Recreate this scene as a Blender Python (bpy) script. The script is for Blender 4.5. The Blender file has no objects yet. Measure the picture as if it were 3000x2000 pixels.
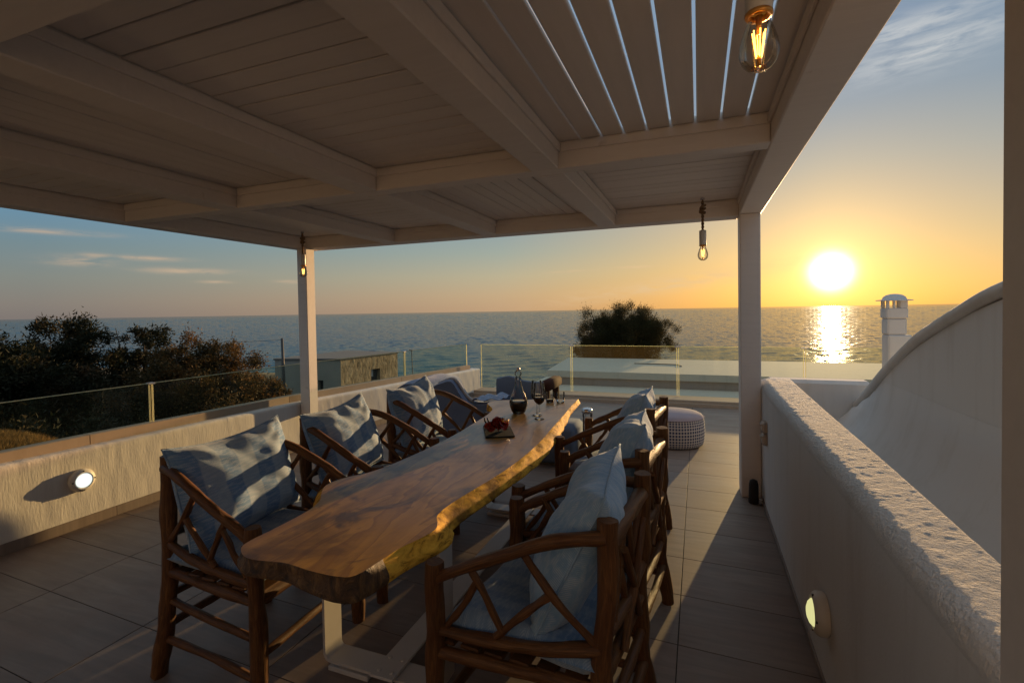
import bpy, math, random
import numpy as np
from mathutils import Vector, Matrix, Euler
random.seed(4)
R = np.random.RandomState(7)
sc = bpy.context.scene
C = sc.collection
rad = math.radians

# ---------------------------------------------------------------- camera
cam_d = bpy.data.cameras.new('camera')
cam_d.sensor_width = 36.0
cam_d.lens = 36.0 * 1431.41 / 3000.0
cam_d.shift_y = -(1000.0 - 944.0) / 3000.0   # lens shifted down a little, as the near-vertical posts show
cam_d.clip_start = 0.05
cam_d.clip_end = 60000
cam = bpy.data.objects.new('camera', cam_d)
C.objects.link(cam)
YAW, PITCH, ROLL, CAMH = -20.901, -1.317, -.948, 1.55
y_, p_, r_ = rad(YAW), rad(PITCH), rad(ROLL)
fw = Vector((math.sin(y_) * math.cos(p_), math.cos(y_) * math.cos(p_), math.sin(p_)))
rt = Vector((math.cos(y_), -math.sin(y_), 0)); up = rt.cross(fw)
rr = math.cos(r_) * rt + math.sin(r_) * up
uu = -math.sin(r_) * rt + math.cos(r_) * up
cam.matrix_world = Matrix(((rr.x, uu.x, -fw.x, 0), (rr.y, uu.y, -fw.y, 0), (rr.z, uu.z, -fw.z, CAMH), (0, 0, 0, 1)))
sc.camera = cam

# ---------------------------------------------------------------- exposure, render settings
sc.view_settings.view_transform = 'Standard'
sc.view_settings.look = 'None'
sc.view_settings.exposure = 0.70      # the photograph is exposed for the shaded terrace
sc.view_settings.gamma = 1.0
try:
    sc.view_settings.use_curve_mapping = False
except Exception:
    pass
sc.render.engine = 'CYCLES'
cy = sc.cycles
cy.use_denoising = True
cy.denoiser = 'OPENIMAGEDENOISE'
cy.max_bounces = 9
cy.diffuse_bounces = 4
cy.glossy_bounces = 4
cy.transmission_bounces = 8
cy.transparent_max_bounces = 24
cy.sample_clamp_indirect = 6.0
cy.sample_clamp_direct = 30.0
cy.caustics_reflective = False
cy.caustics_refractive = False

SUN_AZ, SUN_EL = 12.25, 3.34          # degrees from +Y towards +X, and above the horizon
SUN_DIR = Vector((math.sin(rad(SUN_AZ)) * math.cos(rad(SUN_EL)), math.cos(rad(SUN_AZ)) * math.cos(rad(SUN_EL)), math.sin(rad(SUN_EL))))


# ---------------------------------------------------------------- node helper
class NT:
    def __init__(s, tree):
        s.t = tree; s.t.nodes.clear()
    def n(s, kind, **kw):
        nd = s.t.nodes.new(kind)
        for k, v in kw.items():
            setattr(nd, k, v)
        return nd
    def put(s, sock, v):
        if isinstance(v, bpy.types.NodeSocket):
            s.t.links.new(v, sock)
        elif v is not None:
            if isinstance(v, (tuple, list)) and len(v) == 3 and sock.type == 'RGBA':
                v = (*v, 1)
            sock.default_value = v
    def m(s, op, a, b=None, c=None, clamp=False):
        nd = s.n('ShaderNodeMath', operation=op); nd.use_clamp = clamp
        s.put(nd.inputs[0], a)
        if b is not None: s.put(nd.inputs[1], b)
        if c is not None: s.put(nd.inputs[2], c)
        return nd.outputs[0]
    def v(s, op, a, b=None, out=0):
        nd = s.n('ShaderNodeVectorMath', operation=op)
        s.put(nd.inputs[0], a)
        if b is not None:
            s.put(nd.inputs[3] if op == 'SCALE' else nd.inputs[1], b)
        return nd.outputs['Value'] if op in ('DOT_PRODUCT', 'LENGTH', 'DISTANCE') else nd.outputs[0]
    def mix(s, f, a, b, mode='MIX', clamp=False):
        nd = s.n('ShaderNodeMix', data_type='RGBA', blend_type=mode)
        nd.clamp_factor = True; nd.clamp_result = clamp
        s.put(nd.inputs[0], f); s.put(nd.inputs[6], a); s.put(nd.inputs[7], b)
        return nd.outputs[2]
    def ramp(s, f, stops, interp='LINEAR'):
        nd = s.n('ShaderNodeValToRGB'); cr = nd.color_ramp; cr.interpolation = interp
        while len(cr.elements) > len(stops): cr.elements.remove(cr.elements[-1])
        while len(cr.elements) < len(stops): cr.elements.new(0.5)
        for e, (p, c) in zip(cr.elements, stops):
            e.position = p; e.color = (*c, 1) if len(c) == 3 else c
        s.put(nd.inputs[0], f)
        return nd.outputs[0]
    def noise(s, vec, scale, detail=3, rough=0.5, dist=0.0, out=0):
        nd = s.n('ShaderNodeTexNoise'); s.put(nd.inputs['Vector'], vec)
        s.put(nd.inputs['Scale'], scale); s.put(nd.inputs['Detail'], detail)
        s.put(nd.inputs['Roughness'], rough); s.put(nd.inputs['Distortion'], dist)
        return nd.outputs[out]
    def coord(s, kind='Object'):
        return s.n('ShaderNodeTexCoord').outputs[kind]
    def mapping(s, vec, scale=(1, 1, 1), rot=(0, 0, 0), loc=(0, 0, 0)):
        nd = s.n('ShaderNodeMapping'); s.put(nd.inputs[0], vec)
        nd.inputs['Scale'].default_value = scale; nd.inputs['Rotation'].default_value = rot; nd.inputs['Location'].default_value = loc
        return nd.outputs[0]
    def bump(s, h, strength=0.3, dist=0.01, normal=None):
        nd = s.n('ShaderNodeBump'); s.put(nd.inputs['Height'], h)
        nd.inputs['Strength'].default_value = strength; nd.inputs['Distance'].default_value = dist
        if normal is not None: s.put(nd.inputs['Normal'], normal)
        return nd.outputs[0]
    def sep(s, vec):
        nd = s.n('ShaderNodeSeparateXYZ'); s.put(nd.inputs[0], vec); return nd.outputs
    def comb(s, x, y, z):
        nd = s.n('ShaderNodeCombineXYZ')
        for i, q in enumerate((x, y, z)): s.put(nd.inputs[i], q)
        return nd.outputs[0]


# ---------------------------------------------------------------- world: evening sky over the sea
w = bpy.data.worlds.new('World'); sc.world = w; w.use_nodes = True
W = NT(w.node_tree)
wout = W.n('ShaderNodeOutputWorld'); bg = W.n('ShaderNodeBackground')
W.t.links.new(bg.outputs[0], wout.inputs[0])
sky = W.n('ShaderNodeTexSky', sky_type='NISHITA')
sky.sun_disc = False; sky.sun_elevation = rad(SUN_EL); sky.sun_rotation = rad(SUN_AZ)
sky.altitude = 10; sky.air_density = 1.0; sky.dust_density = 1.2; sky.ozone_density = 1.5
d = W.v('NORMALIZE', W.coord('Generated'))
dx, dy, dz = W.sep(d)
el = W.m('MULTIPLY', W.m('ARCSINE', dz), 57.2958)
az = W.m('MULTIPLY', W.m('ARCTAN2', dx, dy), 57.2958)
cosang = W.v('DOT_PRODUCT', d, tuple(SUN_DIR))
ang = W.m('MULTIPLY', W.m('ARCCOSINE', W.m('MINIMUM', cosang, 0.9999999)), 57.2958)
# how far round from the sun's side of the sky (0 = at the sun's bearing, 1 = 90 degrees or more away)
hl = W.m('SQRT', W.m('ADD', W.m('MULTIPLY', dx, dx), W.m('MULTIPLY', dy, dy)))
ca = W.m('DIVIDE', W.m('ADD', W.m('MULTIPLY', dx, math.sin(rad(SUN_AZ))), W.m('MULTIPLY', dy, math.cos(rad(SUN_AZ)))), W.m('MAXIMUM', hl, 0.001))
away = W.m('DIVIDE', W.m('MULTIPLY', W.m('ARCCOSINE', W.m('MINIMUM', W.m('MAXIMUM', ca, -0.9999), 0.9999)), 57.2958), 90.0, clamp=True)
e01 = W.m('DIVIDE', W.m('MAXIMUM', el, 0.0), 45.0, clamp=True)
def S(r, g, b):   # sRGB 0-255 to linear
    return tuple(((c / 255) / 12.92 if c <= 10.3 else (((c / 255) + .055) / 1.055) ** 2.4) for c in (r, g, b))
near_sun = W.ramp(e01, [(0.0, S(236, 176, 84)), (0.05, S(238, 188, 104)), (0.12, S(230, 192, 128)), (0.20, S(212, 188, 148)), (0.30, S(184, 180, 166)), (0.42, S(152, 166, 178)), (0.55, S(134, 154, 178)), (0.8, S(146, 168, 192)), (1.0, S(188, 200, 210))])
mid_sky = W.ramp(e01, [(0.0, S(196, 164, 130)), (0.04, S(198, 172, 138)), (0.09, S(188, 178, 150)), (0.15, S(162, 172, 162)), (0.24, S(136, 158, 170)), (0.4, S(112, 144, 168)), (0.7, S(136, 162, 184)), (1.0, S(184, 198, 210))])
far_sky = W.ramp(e01, [(0.0, S(132, 124, 120)), (0.03, S(138, 132, 126)), (0.08, S(134, 140, 136)), (0.14, S(120, 142, 150)), (0.2, S(108, 146, 170)), (0.4, S(96, 134, 164)), (0.7, S(126, 154, 180)), (1.0, S(180, 195, 208))])
base = W.mix(W.m('DIVIDE', away, 0.38, clamp=True), near_sun, mid_sky)
base = W.mix(W.m('DIVIDE', W.m('SUBTRACT', away, 0.38), 0.48, clamp=True), base, far_sky)
# physical sky blended in, then the aureole round the sun
phys = W.v('SCALE', sky.outputs[0], 0.12)
base = W.mix(0.12, base, phys)
def gl(amp, width, power, col):
    q = W.m('MULTIPLY', W.m('EXPONENT', W.m('MULTIPLY', W.m('POWER', W.m('DIVIDE', ang, width), power), -1.0)), amp)
    return W.v('SCALE', W.comb(*col), q)
glow = W.v('ADD', gl(6.0, 1.38, 2.2, (1.0, .90, .66)), gl(.80, 3.4, 1.2, (1.0, .66, .26)))
glow = W.v('ADD', glow, gl(0.10, 10.0, 1.4, (1.0, .60, .16)))
base = W.v('ADD', base, glow)
# thin cirrus streaks
def cloud(a0, e0, wa, we, tilt=0.0):
    da = W.m('SUBTRACT', az, a0)
    de = W.m('SUBTRACT', W.m('SUBTRACT', el, e0), W.m('MULTIPLY', da, tilt))
    q = W.m('ADD', W.m('POWER', W.m('ABSOLUTE', W.m('DIVIDE', da, wa)), 2.0), W.m('POWER', W.m('ABSOLUTE', W.m('DIVIDE', de, we)), 2.0))
    return W.m('EXPONENT', W.m('MULTIPLY', q, -1.0))
cm = None
for a_ in [(-62.2, 5.0, 2.0, .42), (-61.0, 5.45, 1.2, .3), (-57.6, 5.5, 2.6, .22), (-54.3, 4.4, 3.4, .28), (-65, 7.4, 4, .22), (-45.2, 3.5, 1.3, .18),
           (-14.0, 4.5, 2.4, .12, .04), (-6.8, 4.75, 2.2, .12, .0), (19.3, 21.4, 6.0, 1.5, .06), (17.5, 23.4, 6.0, 1.0, .02), (-4, 2.6, 11, .8, .14), (-36, 11.5, 7, .5, .02), (-52, 3.4, 1.2, .14)]:
    c_ = cloud(*a_)
    cm = c_ if cm is None else W.m('MAXIMUM', cm, c_)
cv = W.comb(W.m('MULTIPLY', az, 0.28), W.m('MULTIPLY', el, 1.5), 0.0)
cn = W.noise(cv, 1.1, 5, 0.58, 0.5)
cmask = W.m('MULTIPLY', cm, W.m('MULTIPLY_ADD', cn, 3.6, -1.15, clamp=True), clamp=True)
ccol = W.mix(W.m('DIVIDE', away, 0.5, clamp=True), S(246, 208, 150), S(206, 178, 148))
ccol = W.mix(W.m('DIVIDE', W.m('SUBTRACT', el, 9.0), 8.0, clamp=True), ccol, S(206, 208, 208))
base = W.mix(W.m('MULTIPLY', cmask, 0.72), base, ccol)
# below the horizon: dim sea-coloured ground
base = W.mix(W.m('LESS_THAN', dz, -0.002), base, S(52, 66, 76))
W.t.links.new(base, bg.inputs[0])
bg.inputs[1].default_value = 0.61

sun_d = bpy.data.lights.new('sun', 'SUN')
sun_d.energy = 5.0; sun_d.angle = rad(0.55); sun_d.color = (1.0, 0.62, 0.28)
sun = bpy.data.objects.new('sun', sun_d); C.objects.link(sun)
sun.rotation_euler = SUN_DIR.to_track_quat('Z', 'Y').to_euler()
sun.location = (3, 12, 6)

# ---------------------------------------------------------------- materials
MATS = {}
def mat(name):
    m = bpy.data.materials.new(name); m.use_nodes = True
    t = NT(m.node_tree)
    out = t.n('ShaderNodeOutputMaterial'); p = t.n('ShaderNodeBsdfPrincipled')
    t.t.links.new(p.outputs[0], out.inputs[0])
    MATS[name] = m
    return m, t, p, out
def simple(name, col, rough=0.6, spec=0.4, metal=0.0, bs=None, vary=0.12, nscale=6.0):
    m, t, p, out = mat(name)
    co = t.coord()
    nz = t.noise(co, nscale, 5, .6)
    c = t.mix(t.m('MULTIPLY', nz, 1.0), tuple(x * (1 - vary) for x in col), tuple(min(1, x * (1 + vary)) for x in col))
    t.put(p.inputs['Base Color'], c)
    p.inputs['Roughness'].default_value = rough; p.inputs['Metallic'].default_value = metal
    p.inputs['Specular IOR Level'].default_value = spec
    if bs:
        t.put(p.inputs['Normal'], t.bump(t.noise(co, bs[0], 4, .6), bs[1], bs[2]))
    return m

def painted_wood():
    m, t, p, out = mat('painted_wood')
    oi = t.n('ShaderNodeObjectInfo').outputs['Random']
    co = t.coord()
    x, y, z = t.sep(co)
    g = t.noise(t.comb(t.m('MULTIPLY', x, 3), t.m('MULTIPLY', y, 30), t.m('MULTIPLY', z, 30)), 1.0, 5, .6, .4)
    big = t.noise(co, 2.2, 4, .6)
    knot = t.ramp(t.noise(co, 9.0, 2, .4), [(0.0, (0, 0, 0)), (.74, (0, 0, 0)), (.80, (1, 1, 1))])
    c = t.mix(g, (.66, .60, .56), (.80, .73, .68))
    c = t.mix(t.m('MULTIPLY', t.m('SUBTRACT', 1.0, big), .30), c, (.54, .47, .42))
    c = t.mix(t.m('MULTIPLY', knot, .45), c, (.30, .20, .13))
    c = t.mix(t.m('MULTIPLY', oi, .22), c, (.46, .40, .36))
    t.put(p.inputs['Base Color'], c)
    p.inputs['Roughness'].default_value = .55; p.inputs['Specular IOR Level'].default_value = .3
    t.put(p.inputs['Normal'], t.bump(g, .25, .003))
    return m
painted_wood()

def plaster(name, col, scale=40, strength=.5, dist=.004, vert=False, topz=None):
    m, t, p, out = mat(name)
    co = t.coord()
    v = t.mapping(co, (1, 1, .22)) if vert else co
    n1 = t.noise(v, scale, 5, .65); n2 = t.noise(v, scale * .25, 3, .6); n3 = t.noise(co, 1.3, 4, .6)
    c = t.mix(t.m('MULTIPLY', t.m('SUBTRACT', 1.0, n3), .35), col, tuple(x * .78 for x in col))
    drip = t.noise(t.mapping(co, (1, 1, .12)), 7.0, 5, .7)
    c = t.mix(t.m('MULTIPLY', t.ramp(drip, [(.50, (0, 0, 0)), (.72, (1, 1, 1))]), .28), c, tuple(x * y for x, y in zip(col, (.62, .57, .50))))
    t.put(p.inputs['Base Color'], c)
    p.inputs['Roughness'].default_value = .9; p.inputs['Specular IOR Level'].default_value = .2
    h = t.m('ADD', n1, t.m('MULTIPLY', n2, .8))
    if topz:
        h = t.m('MULTIPLY', h, t.m('MULTIPLY_ADD', t.m('DIVIDE', t.m('SUBTRACT', t.sep(co)[2], topz), .06, clamp=True), .9, .1))
    t.put(p.inputs['Normal'], t.bump(h, strength, dist))
    return m
plaster('plaster_rough', (.66, .61, .56), 80, .34, .005, True)
plaster('plaster_white', (.64, .62, .60), 85, 1.0, .013, topz=.88)
plaster('plaster_smooth', (.58, .575, .565), 9, .12, .004)
plaster('cap_stone', (.36, .28, .21), 14, .2, .004)
plaster('roof_render', (.50, .47, .41), 7, .15, .01)
plaster('house_render', (.33, .315, .305), 8, .2, .01)

def tile_mat():
    m, t, p, out = mat('floor_tile')
    oi = t.n('ShaderNodeObjectInfo').outputs['Random']
    co = t.coord()
    x, y, z = t.sep(co)
    off = t.m('MULTIPLY', oi, 37.0)
    vein = t.noise(t.comb(t.m('MULTIPLY', x, 1.6), t.m('MULTIPLY', y, 14), off), 1.2, 6, .62, .8)
    blot = t.noise(t.comb(x, y, off), 3.0, 5, .65)
    c = t.mix(t.ramp(vein, [(.3, (0, 0, 0)), (.72, (1, 1, 1))]), (.175, .130, .105), (.27, .205, .165))
    c = t.mix(t.m('MULTIPLY', t.ramp(blot, [(.42, (0, 0, 0)), (.75, (1, 1, 1))]), .5), c, (.21, .12, .085))
    c = t.mix(t.m('MULTIPLY', oi, .16), c, (.14, .12, .105))
    t.put(p.inputs['Base Color'], c)
    t.put(p.inputs['Roughness'], t.m('MULTIPLY_ADD', blot, .25, .40))
    p.inputs['Specular IOR Level'].default_value = .35
    t.put(p.inputs['Normal'], t.bump(vein, .12, .002))
    return m
tile_mat()
simple('grout', (.045, .040, .036), .95, .1)

def log_mat():
    m, t, p, out = mat('log_wood')
    co = t.coord('UV')
    x, y, z = t.sep(co)
    oi = t.n('ShaderNodeObjectInfo').outputs['Random']
    o = t.coord()
    g = t.noise(t.comb(t.m('MULTIPLY', x, 5), t.m('MULTIPLY', y, 11), t.m('MULTIPLY', oi, 20)), 2.2, 5, .65, 1.0)
    b = t.noise(o, 7.0, 4, .6)
    c = t.ramp(g, [(.25, (.030, .011, .004)), (.5, (.110, .045, .014)), (.78, (.24, .110, .036))])
    c = t.mix(t.m('MULTIPLY', t.ramp(b, [(.4, (0, 0, 0)), (.7, (1, 1, 1))]), .6), c, (.075, .026, .010))
    t.put(p.inputs['Base Color'], c)
    t.put(p.inputs['Roughness'], t.m('MULTIPLY_ADD', g, .25, .42))
    p.inputs['Specular IOR Level'].default_value = .22
    p.inputs['Coat Weight'].default_value = .06; p.inputs['Coat Roughness'].default_value = .3
    t.put(p.inputs['Normal'], t.bump(t.m('ADD', g, t.m('MULTIPLY', b, .8)), .5, .004))
    return m
log_mat()

def table_mats():
    m, t, p, out = mat('table_wood')
    co = t.coord()
    x, y, z = t.sep(co)
    warp = t.noise(t.comb(t.m('MULTIPLY', x, 2.6), t.m('MULTIPLY', y, .55), 0.0), 1.6, 4, .55, .6)
    rings = t.m('FRACT', t.m('MULTIPLY', t.m('ADD', warp, t.m('MULTIPLY', x, .22)), 7.0))
    rings = t.ramp(rings, [(0, (.0, .0, .0)), (.35, (.55, .55, .55)), (.9, (1, 1, 1)), (1.0, (.0, .0, .0))], 'EASE')
    fine = t.noise(t.comb(t.m('MULTIPLY', x, 60), t.m('MULTIPLY', y, 3.0), 0.0), 2.0, 4, .6)
    blot = t.noise(t.comb(x, t.m('MULTIPLY', y, .8), 0.0), 3.4, 5, .6, .5)
    c = t.mix(rings, (.36, .160, .012), (.60, .300, .030))
    c = t.mix(t.m('MULTIPLY', fine, .5), c, (.17, .062, .014))
    c = t.mix(t.m('MULTIPLY', t.ramp(blot, [(.50, (0, 0, 0)), (.66, (1, 1, 1))]), .7), c, (.10, .038, .008))
    # the far half of the slab is greyer
    c = t.mix(t.m('MULTIPLY_ADD', y, .18, -.34, clamp=True), c, (.36, .20, .085))
    t.put(p.inputs['Base Color'], c)
    # large dark burls towards the near end
    bx = t.noise(t.comb(t.m('MULTIPLY', x, 1.0), t.m('MULTIPLY', y, .65), 3.0), 5.5, 3, .5, 1.2)
    c = t.mix(t.m('MULTIPLY', t.m('MULTIPLY', t.ramp(bx, [(.54, (0, 0, 0)), (.66, (1, 1, 1))]), t.m('MULTIPLY_ADD', y, -.7, 2.2, clamp=True)), .8), c, (.060, .024, .006))
    t.put(p.inputs['Base Color'], c)
    t.put(p.inputs['Roughness'], t.m('MULTIPLY_ADD', blot, .28, .22))
    p.inputs['Specular IOR Level'].default_value = .5
    p.inputs['Coat Weight'].default_value = .2; p.inputs['Coat Roughness'].default_value = .16
    t.put(p.inputs['Normal'], t.bump(t.m('ADD', t.m('MULTIPLY', fine, .5), t.noise(co, 12, 3, .5)), .25, .003))
    m, t, p, out = mat('live_edge')
    co = t.coord()
    n = t.noise(t.mapping(co, (1, .45, 1.2)), 26, 6, .7, 1.2)
    n2 = t.noise(co, 5, 4, .6)
    c = t.ramp(n, [(.30, (.08, .030, .006)), (.46, (.66, .35, .045)), (.7, (.88, .52, .07))]); p.inputs['Specular IOR Level'].default_value = .08
    c = t.mix(t.m('MULTIPLY', t.ramp(n2, [(.52, (0, 0, 0)), (.66, (1, 1, 1))]), .8), c, (.10, .048, .018))
    t.put(p.inputs['Base Color'], c); p.inputs['Roughness'].default_value = .75
    t.put(p.inputs['Normal'], t.bump(n, .6, .006))
    m, t, p, out = mat('bark_end')
    co = t.coord()
    n = t.noise(t.mapping(co, (1, 1, .6)), 22, 6, .7, 1.5)
    c = t.ramp(n, [(.3, (.012, .006, .003)), (.52, (.10, .048, .016)), (.75, (.30, .16, .050))])
    t.put(p.inputs['Base Color'], c); p.inputs['Roughness'].default_value = .6
    t.put(p.inputs['Normal'], t.bump(n, 1.0, .02))
table_mats()

def fabric(name, cols, stripes=5.0, axis=0, tex=1.0, phase=0.0):
    m, t, p, out = mat(name)
    co = t.coord('UV')
    x, y, z = t.sep(co)
    a, b = (x, y) if axis == 0 else (y, x)
    st = t.m('FRACT', t.m('ADD', t.m('MULTIPLY', a, stripes), phase))
    sr = t.ramp(st, [(0, (0, 0, 0)), (.42, (0, 0, 0)), (.46, (1, 1, 1)), (.94, (1, 1, 1)), (.985, (0, 0, 0))])
    # herringbone thread pattern
    zig = t.m('PINGPONG', t.m('MULTIPLY', b, 9.0), 1.0)
    th = t.m('SINE', t.m('MULTIPLY', t.m('ADD', t.m('MULTIPLY', a, 10.0), t.m('MULTIPLY', zig, .9)), 50.0))
    th = t.m('MULTIPLY_ADD', th, .5, .5)
    rag = t.ramp(t.noise(t.comb(t.m('MULTIPLY', a, 2), t.m('MULTIPLY', b, 7), 0.0), 6, 4, .6), [(.45, (0, 0, 0)), (.6, (1, 1, 1))])
    c = t.mix(sr, cols[0], cols[1])
    c = t.mix(t.m('MULTIPLY', t.m('MULTIPLY', th, rag), .85 * tex), c, cols[2])
    c = t.mix(t.m('MULTIPLY', t.noise(co, 3.5, 4, .6), .3), c, tuple(q * .6 for q in cols[0]))
    t.put(p.inputs['Base Color'], c)
    p.inputs['Roughness'].default_value = .95; p.inputs['Specular IOR Level'].default_value = .12
    p.inputs['Sheen Weight'].default_value = .25; p.inputs['Sheen Roughness'].default_value = .5
    wv = t.noise(co, 160, 2, .5)
    t.put(p.inputs['Normal'], t.bump(t.m('ADD', t.m('MULTIPLY', th, .7), wv), .35, .002))
    return m
fabric('cushion_stripe', ((.13, .24, .41), (.29, .38, .48), (.46, .52, .58)), 3.6, 0, 1.0)
fabric('cushion_plain', ((.21, .35, .52), (.25, .39, .55), (.50, .58, .64)), 2.0, 1, 1.0)
fabric('seat_fabric', ((.13, .22, .36), (.19, .28, .40), (.42, .48, .54)), 6.0, 0, .8)
fabric('lounge_fabric', ((.13, .17, .27), (.14, .18, .28), (.20, .24, .33)), 1.0, 0, .4)
fabric('towel_fabric', ((.12, .19, .34), (.30, .36, .46), (.4, .45, .52)), 9.0, 1, .4)
simple('grey_canvas', (.115, .145, .20), .9, .15, bs=(120, .3, .002))
simple('light_piping', (.42, .41, .42), .85)
simple('tie_ribbon', (.62, .55, .45), .8)
simple('dark_brown_wood', (.05, .022, .016), .9, .08)

def check():
    m, t, p, out = mat('pouf_check')
    co = t.coord('UV')
    nd = t.n('ShaderNodeTexChecker'); t.put(nd.inputs[0], t.mapping(co, (64, 13, 1)))
    nd.inputs[1].default_value = (.045, .055, .12, 1); nd.inputs[2].default_value = (.52, .50, .50, 1); nd.inputs[3].default_value = 1.0
    x, y, z = t.sep(co)
    gx = t.m('LESS_THAN', t.m('FRACT', t.m('MULTIPLY', x, 68)), .30)
    gy = t.m('LESS_THAN', t.m('FRACT', t.m('MULTIPLY', y, 15)), .30)
    g = t.m('MAXIMUM', gx, gy)
    c = t.mix(g, (.040, .050, .115), (.52, .49, .48))
    t.put(p.inputs['Base Color'], c); p.inputs['Roughness'].default_value = .95
    t.put(p.inputs['Normal'], t.bump(g, .5, .004))
check()
simple('pouf_top', (.33, .28, .31), .95, .1, bs=(90, .4, .003))

simple('white_steel', (.46, .42, .39), .45, .4, bs=(30, .15, .001))
simple('white_plastic', (.62, .60, .57), .4, .4)
simple('lamp_ring', (.55, .50, .44), .5, .4)
simple('beige_plastic', (.40, .33, .27), .45, .4)
simple('black_rubber', (.018, .012, .010), .7)
simple('steel', (.55, .55, .56), .25, .5, metal=.9)
simple('brass', (.62, .30, .07), .32, .5, metal=.6)
simple('jute_rope', (.20, .13, .08), .9, .1, bs=(120, .6, .003))
simple('slate', (.012, .014, .015), .75, .2, bs=(40, .5, .003))
simple('salami', (.23, .022, .014), .28, .6, vary=.5, nscale=60, bs=(60, .5, .004))
simple('cheese', (.70, .33, .05), .4, .5)
simple('olive', (.03, .035, .015), .25, .6)
simple('dark_metal', (.03, .03, .03), .5)
simple('pole_metal', (.06, .055, .05), .6)
simple('window_dark', (.02, .025, .03), .2, .5)

def glass(name, tint, trans=1.0, milky=0.0, refl=1.0, ior=1.45, milk_col=(.9, .85, .75)):
    m, t, p, out = mat(name)
    t.t.nodes.remove(p)
    tr = t.n('ShaderNodeBsdfTransparent'); tr.inputs[0].default_value = (*tint, 1)
    gls = t.n('ShaderNodeBsdfGlossy'); gls.inputs[0].default_value = (refl, refl, refl, 1); gls.inputs['Roughness'].default_value = .02
    fr = t.n('ShaderNodeFresnel'); fr.inputs[0].default_value = ior
    mx = t.n('ShaderNodeMixShader'); t.put(mx.inputs[0], t.m('MULTIPLY', fr.outputs[0], refl)); t.t.links.new(tr.outputs[0], mx.inputs[1]); t.t.links.new(gls.outputs[0], mx.inputs[2])
    res = mx.outputs[0]
    if milky > 0:
        tl = t.n('ShaderNodeBsdfTranslucent'); tl.inputs[0].default_value = (*milk_col, 1)
        m2 = t.n('ShaderNodeMixShader')
        co = t.coord()
        st = t.noise(t.mapping(co, (1, 1, .25)), 6, 5, .6)
        t.put(m2.inputs[0], t.m('MULTIPLY', t.m('MULTIPLY_ADD', st, 1.2, .4), milky))
        t.t.links.new(res, m2.inputs[1]); t.t.links.new(tl.outputs[0], m2.inputs[2]); res = m2.outputs[0]
    t.t.links.new(res, out.inputs[0])
    return m
glass('fence_glass', (.82, .89, .80), refl=.65, milky=.011, milk_col=(.95, .74, .36))
glass('glass_edge', (.35, .50, .42), milky=.65, milk_col=(.85, .75, .55))
glass('clear_glass', (.93, .95, .95), refl=1.0, ior=1.5)
glass('bulb_glass', (.95, .90, .82), refl=.8, ior=1.45)
def wine():
    m, t, p, out = mat('red_wine')
    p.inputs['Base Color'].default_value = (.010, .001, .001, 1); p.inputs['Roughness'].default_value = .08
    p.inputs['Specular IOR Level'].default_value = .5
wine()
def emis(name, col, s):
    m, t, p, out = mat(name); t.t.nodes.remove(p)
    e = t.n('ShaderNodeEmission'); e.inputs[0].default_value = (*col, 1); e.inputs[1].default_value = s
    t.t.links.new(e.outputs[0], out.inputs[0])
emis('filament', (1.0, .44, .06), 7.0)
emis('filament_small', (1.0, .55, .12), 3.5)
emis('lamp_left', (.94, 1.0, .92), .68)
emis('lamp_right', (.86, .82, .36), .52)

def sea_mat():
    m, t, p, out = mat('sea_water')
    co = t.coord()
    q = t.mapping(co, (1, 1, 1), (0, 0, rad(12)))
    a = t.noise(t.mapping(q, (.45, 1.0, 1)), .16, 4, .6, .3)
    b = t.noise(t.mapping(q, (.40, 1.0, 1)), .62, 5, .65, .5)
    c = t.noise(t.mapping(q, (.6, 1.0, 1)), 2.6, 4, .65, .4)
    h = t.m('ADD', t.m('MULTIPLY', b, .30), t.m('MULTIPLY', c, .22))
    t.put(p.inputs['Normal'], t.bump(h, .6, .30))
    x, y, z = t.sep(co)
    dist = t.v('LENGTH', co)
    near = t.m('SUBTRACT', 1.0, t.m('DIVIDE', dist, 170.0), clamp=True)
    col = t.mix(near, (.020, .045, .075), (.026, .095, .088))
    nrm_ = p.inputs['Normal'].links[0].from_socket
    t.t.nodes.remove(p)
    df = t.n('ShaderNodeBsdfDiffuse'); t.put(df.inputs[0], col)
    gz = t.n('ShaderNodeBsdfGlossy'); gz.inputs['Roughness'].default_value = .09; gz.inputs[0].default_value = (.95, .97, 1, 1); t.put(gz.inputs['Normal'], nrm_)
    fr = t.n('ShaderNodeFresnel'); fr.inputs[0].default_value = 1.33; t.put(fr.inputs['Normal'], nrm_)
    mx = t.n('ShaderNodeMixShader'); t.put(mx.inputs[0], t.m('MULTIPLY', fr.outputs[0], .62))
    t.t.links.new(df.outputs[0], mx.inputs[1]); t.t.links.new(gz.outputs[0], mx.inputs[2]); t.t.links.new(mx.outputs[0], out.inputs[0])
sea_mat()

def ground_mat():
    m, t, p, out = mat('dry_ground')
    co = t.coord()
    n = t.noise(co, .8, 6, .65); n2 = t.noise(co, 9, 5, .7)
    c = t.mix(n, (.035, .028, .016), (.12, .085, .045))
    c = t.mix(t.m('MULTIPLY', n2, .5), c, (.05, .05, .02))
    t.put(p.inputs['Base Color'], c); p.inputs['Roughness'].default_value = 1.0
    t.put(p.inputs['Normal'], t.bump(n2, .8, .06))
ground_mat()

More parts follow.
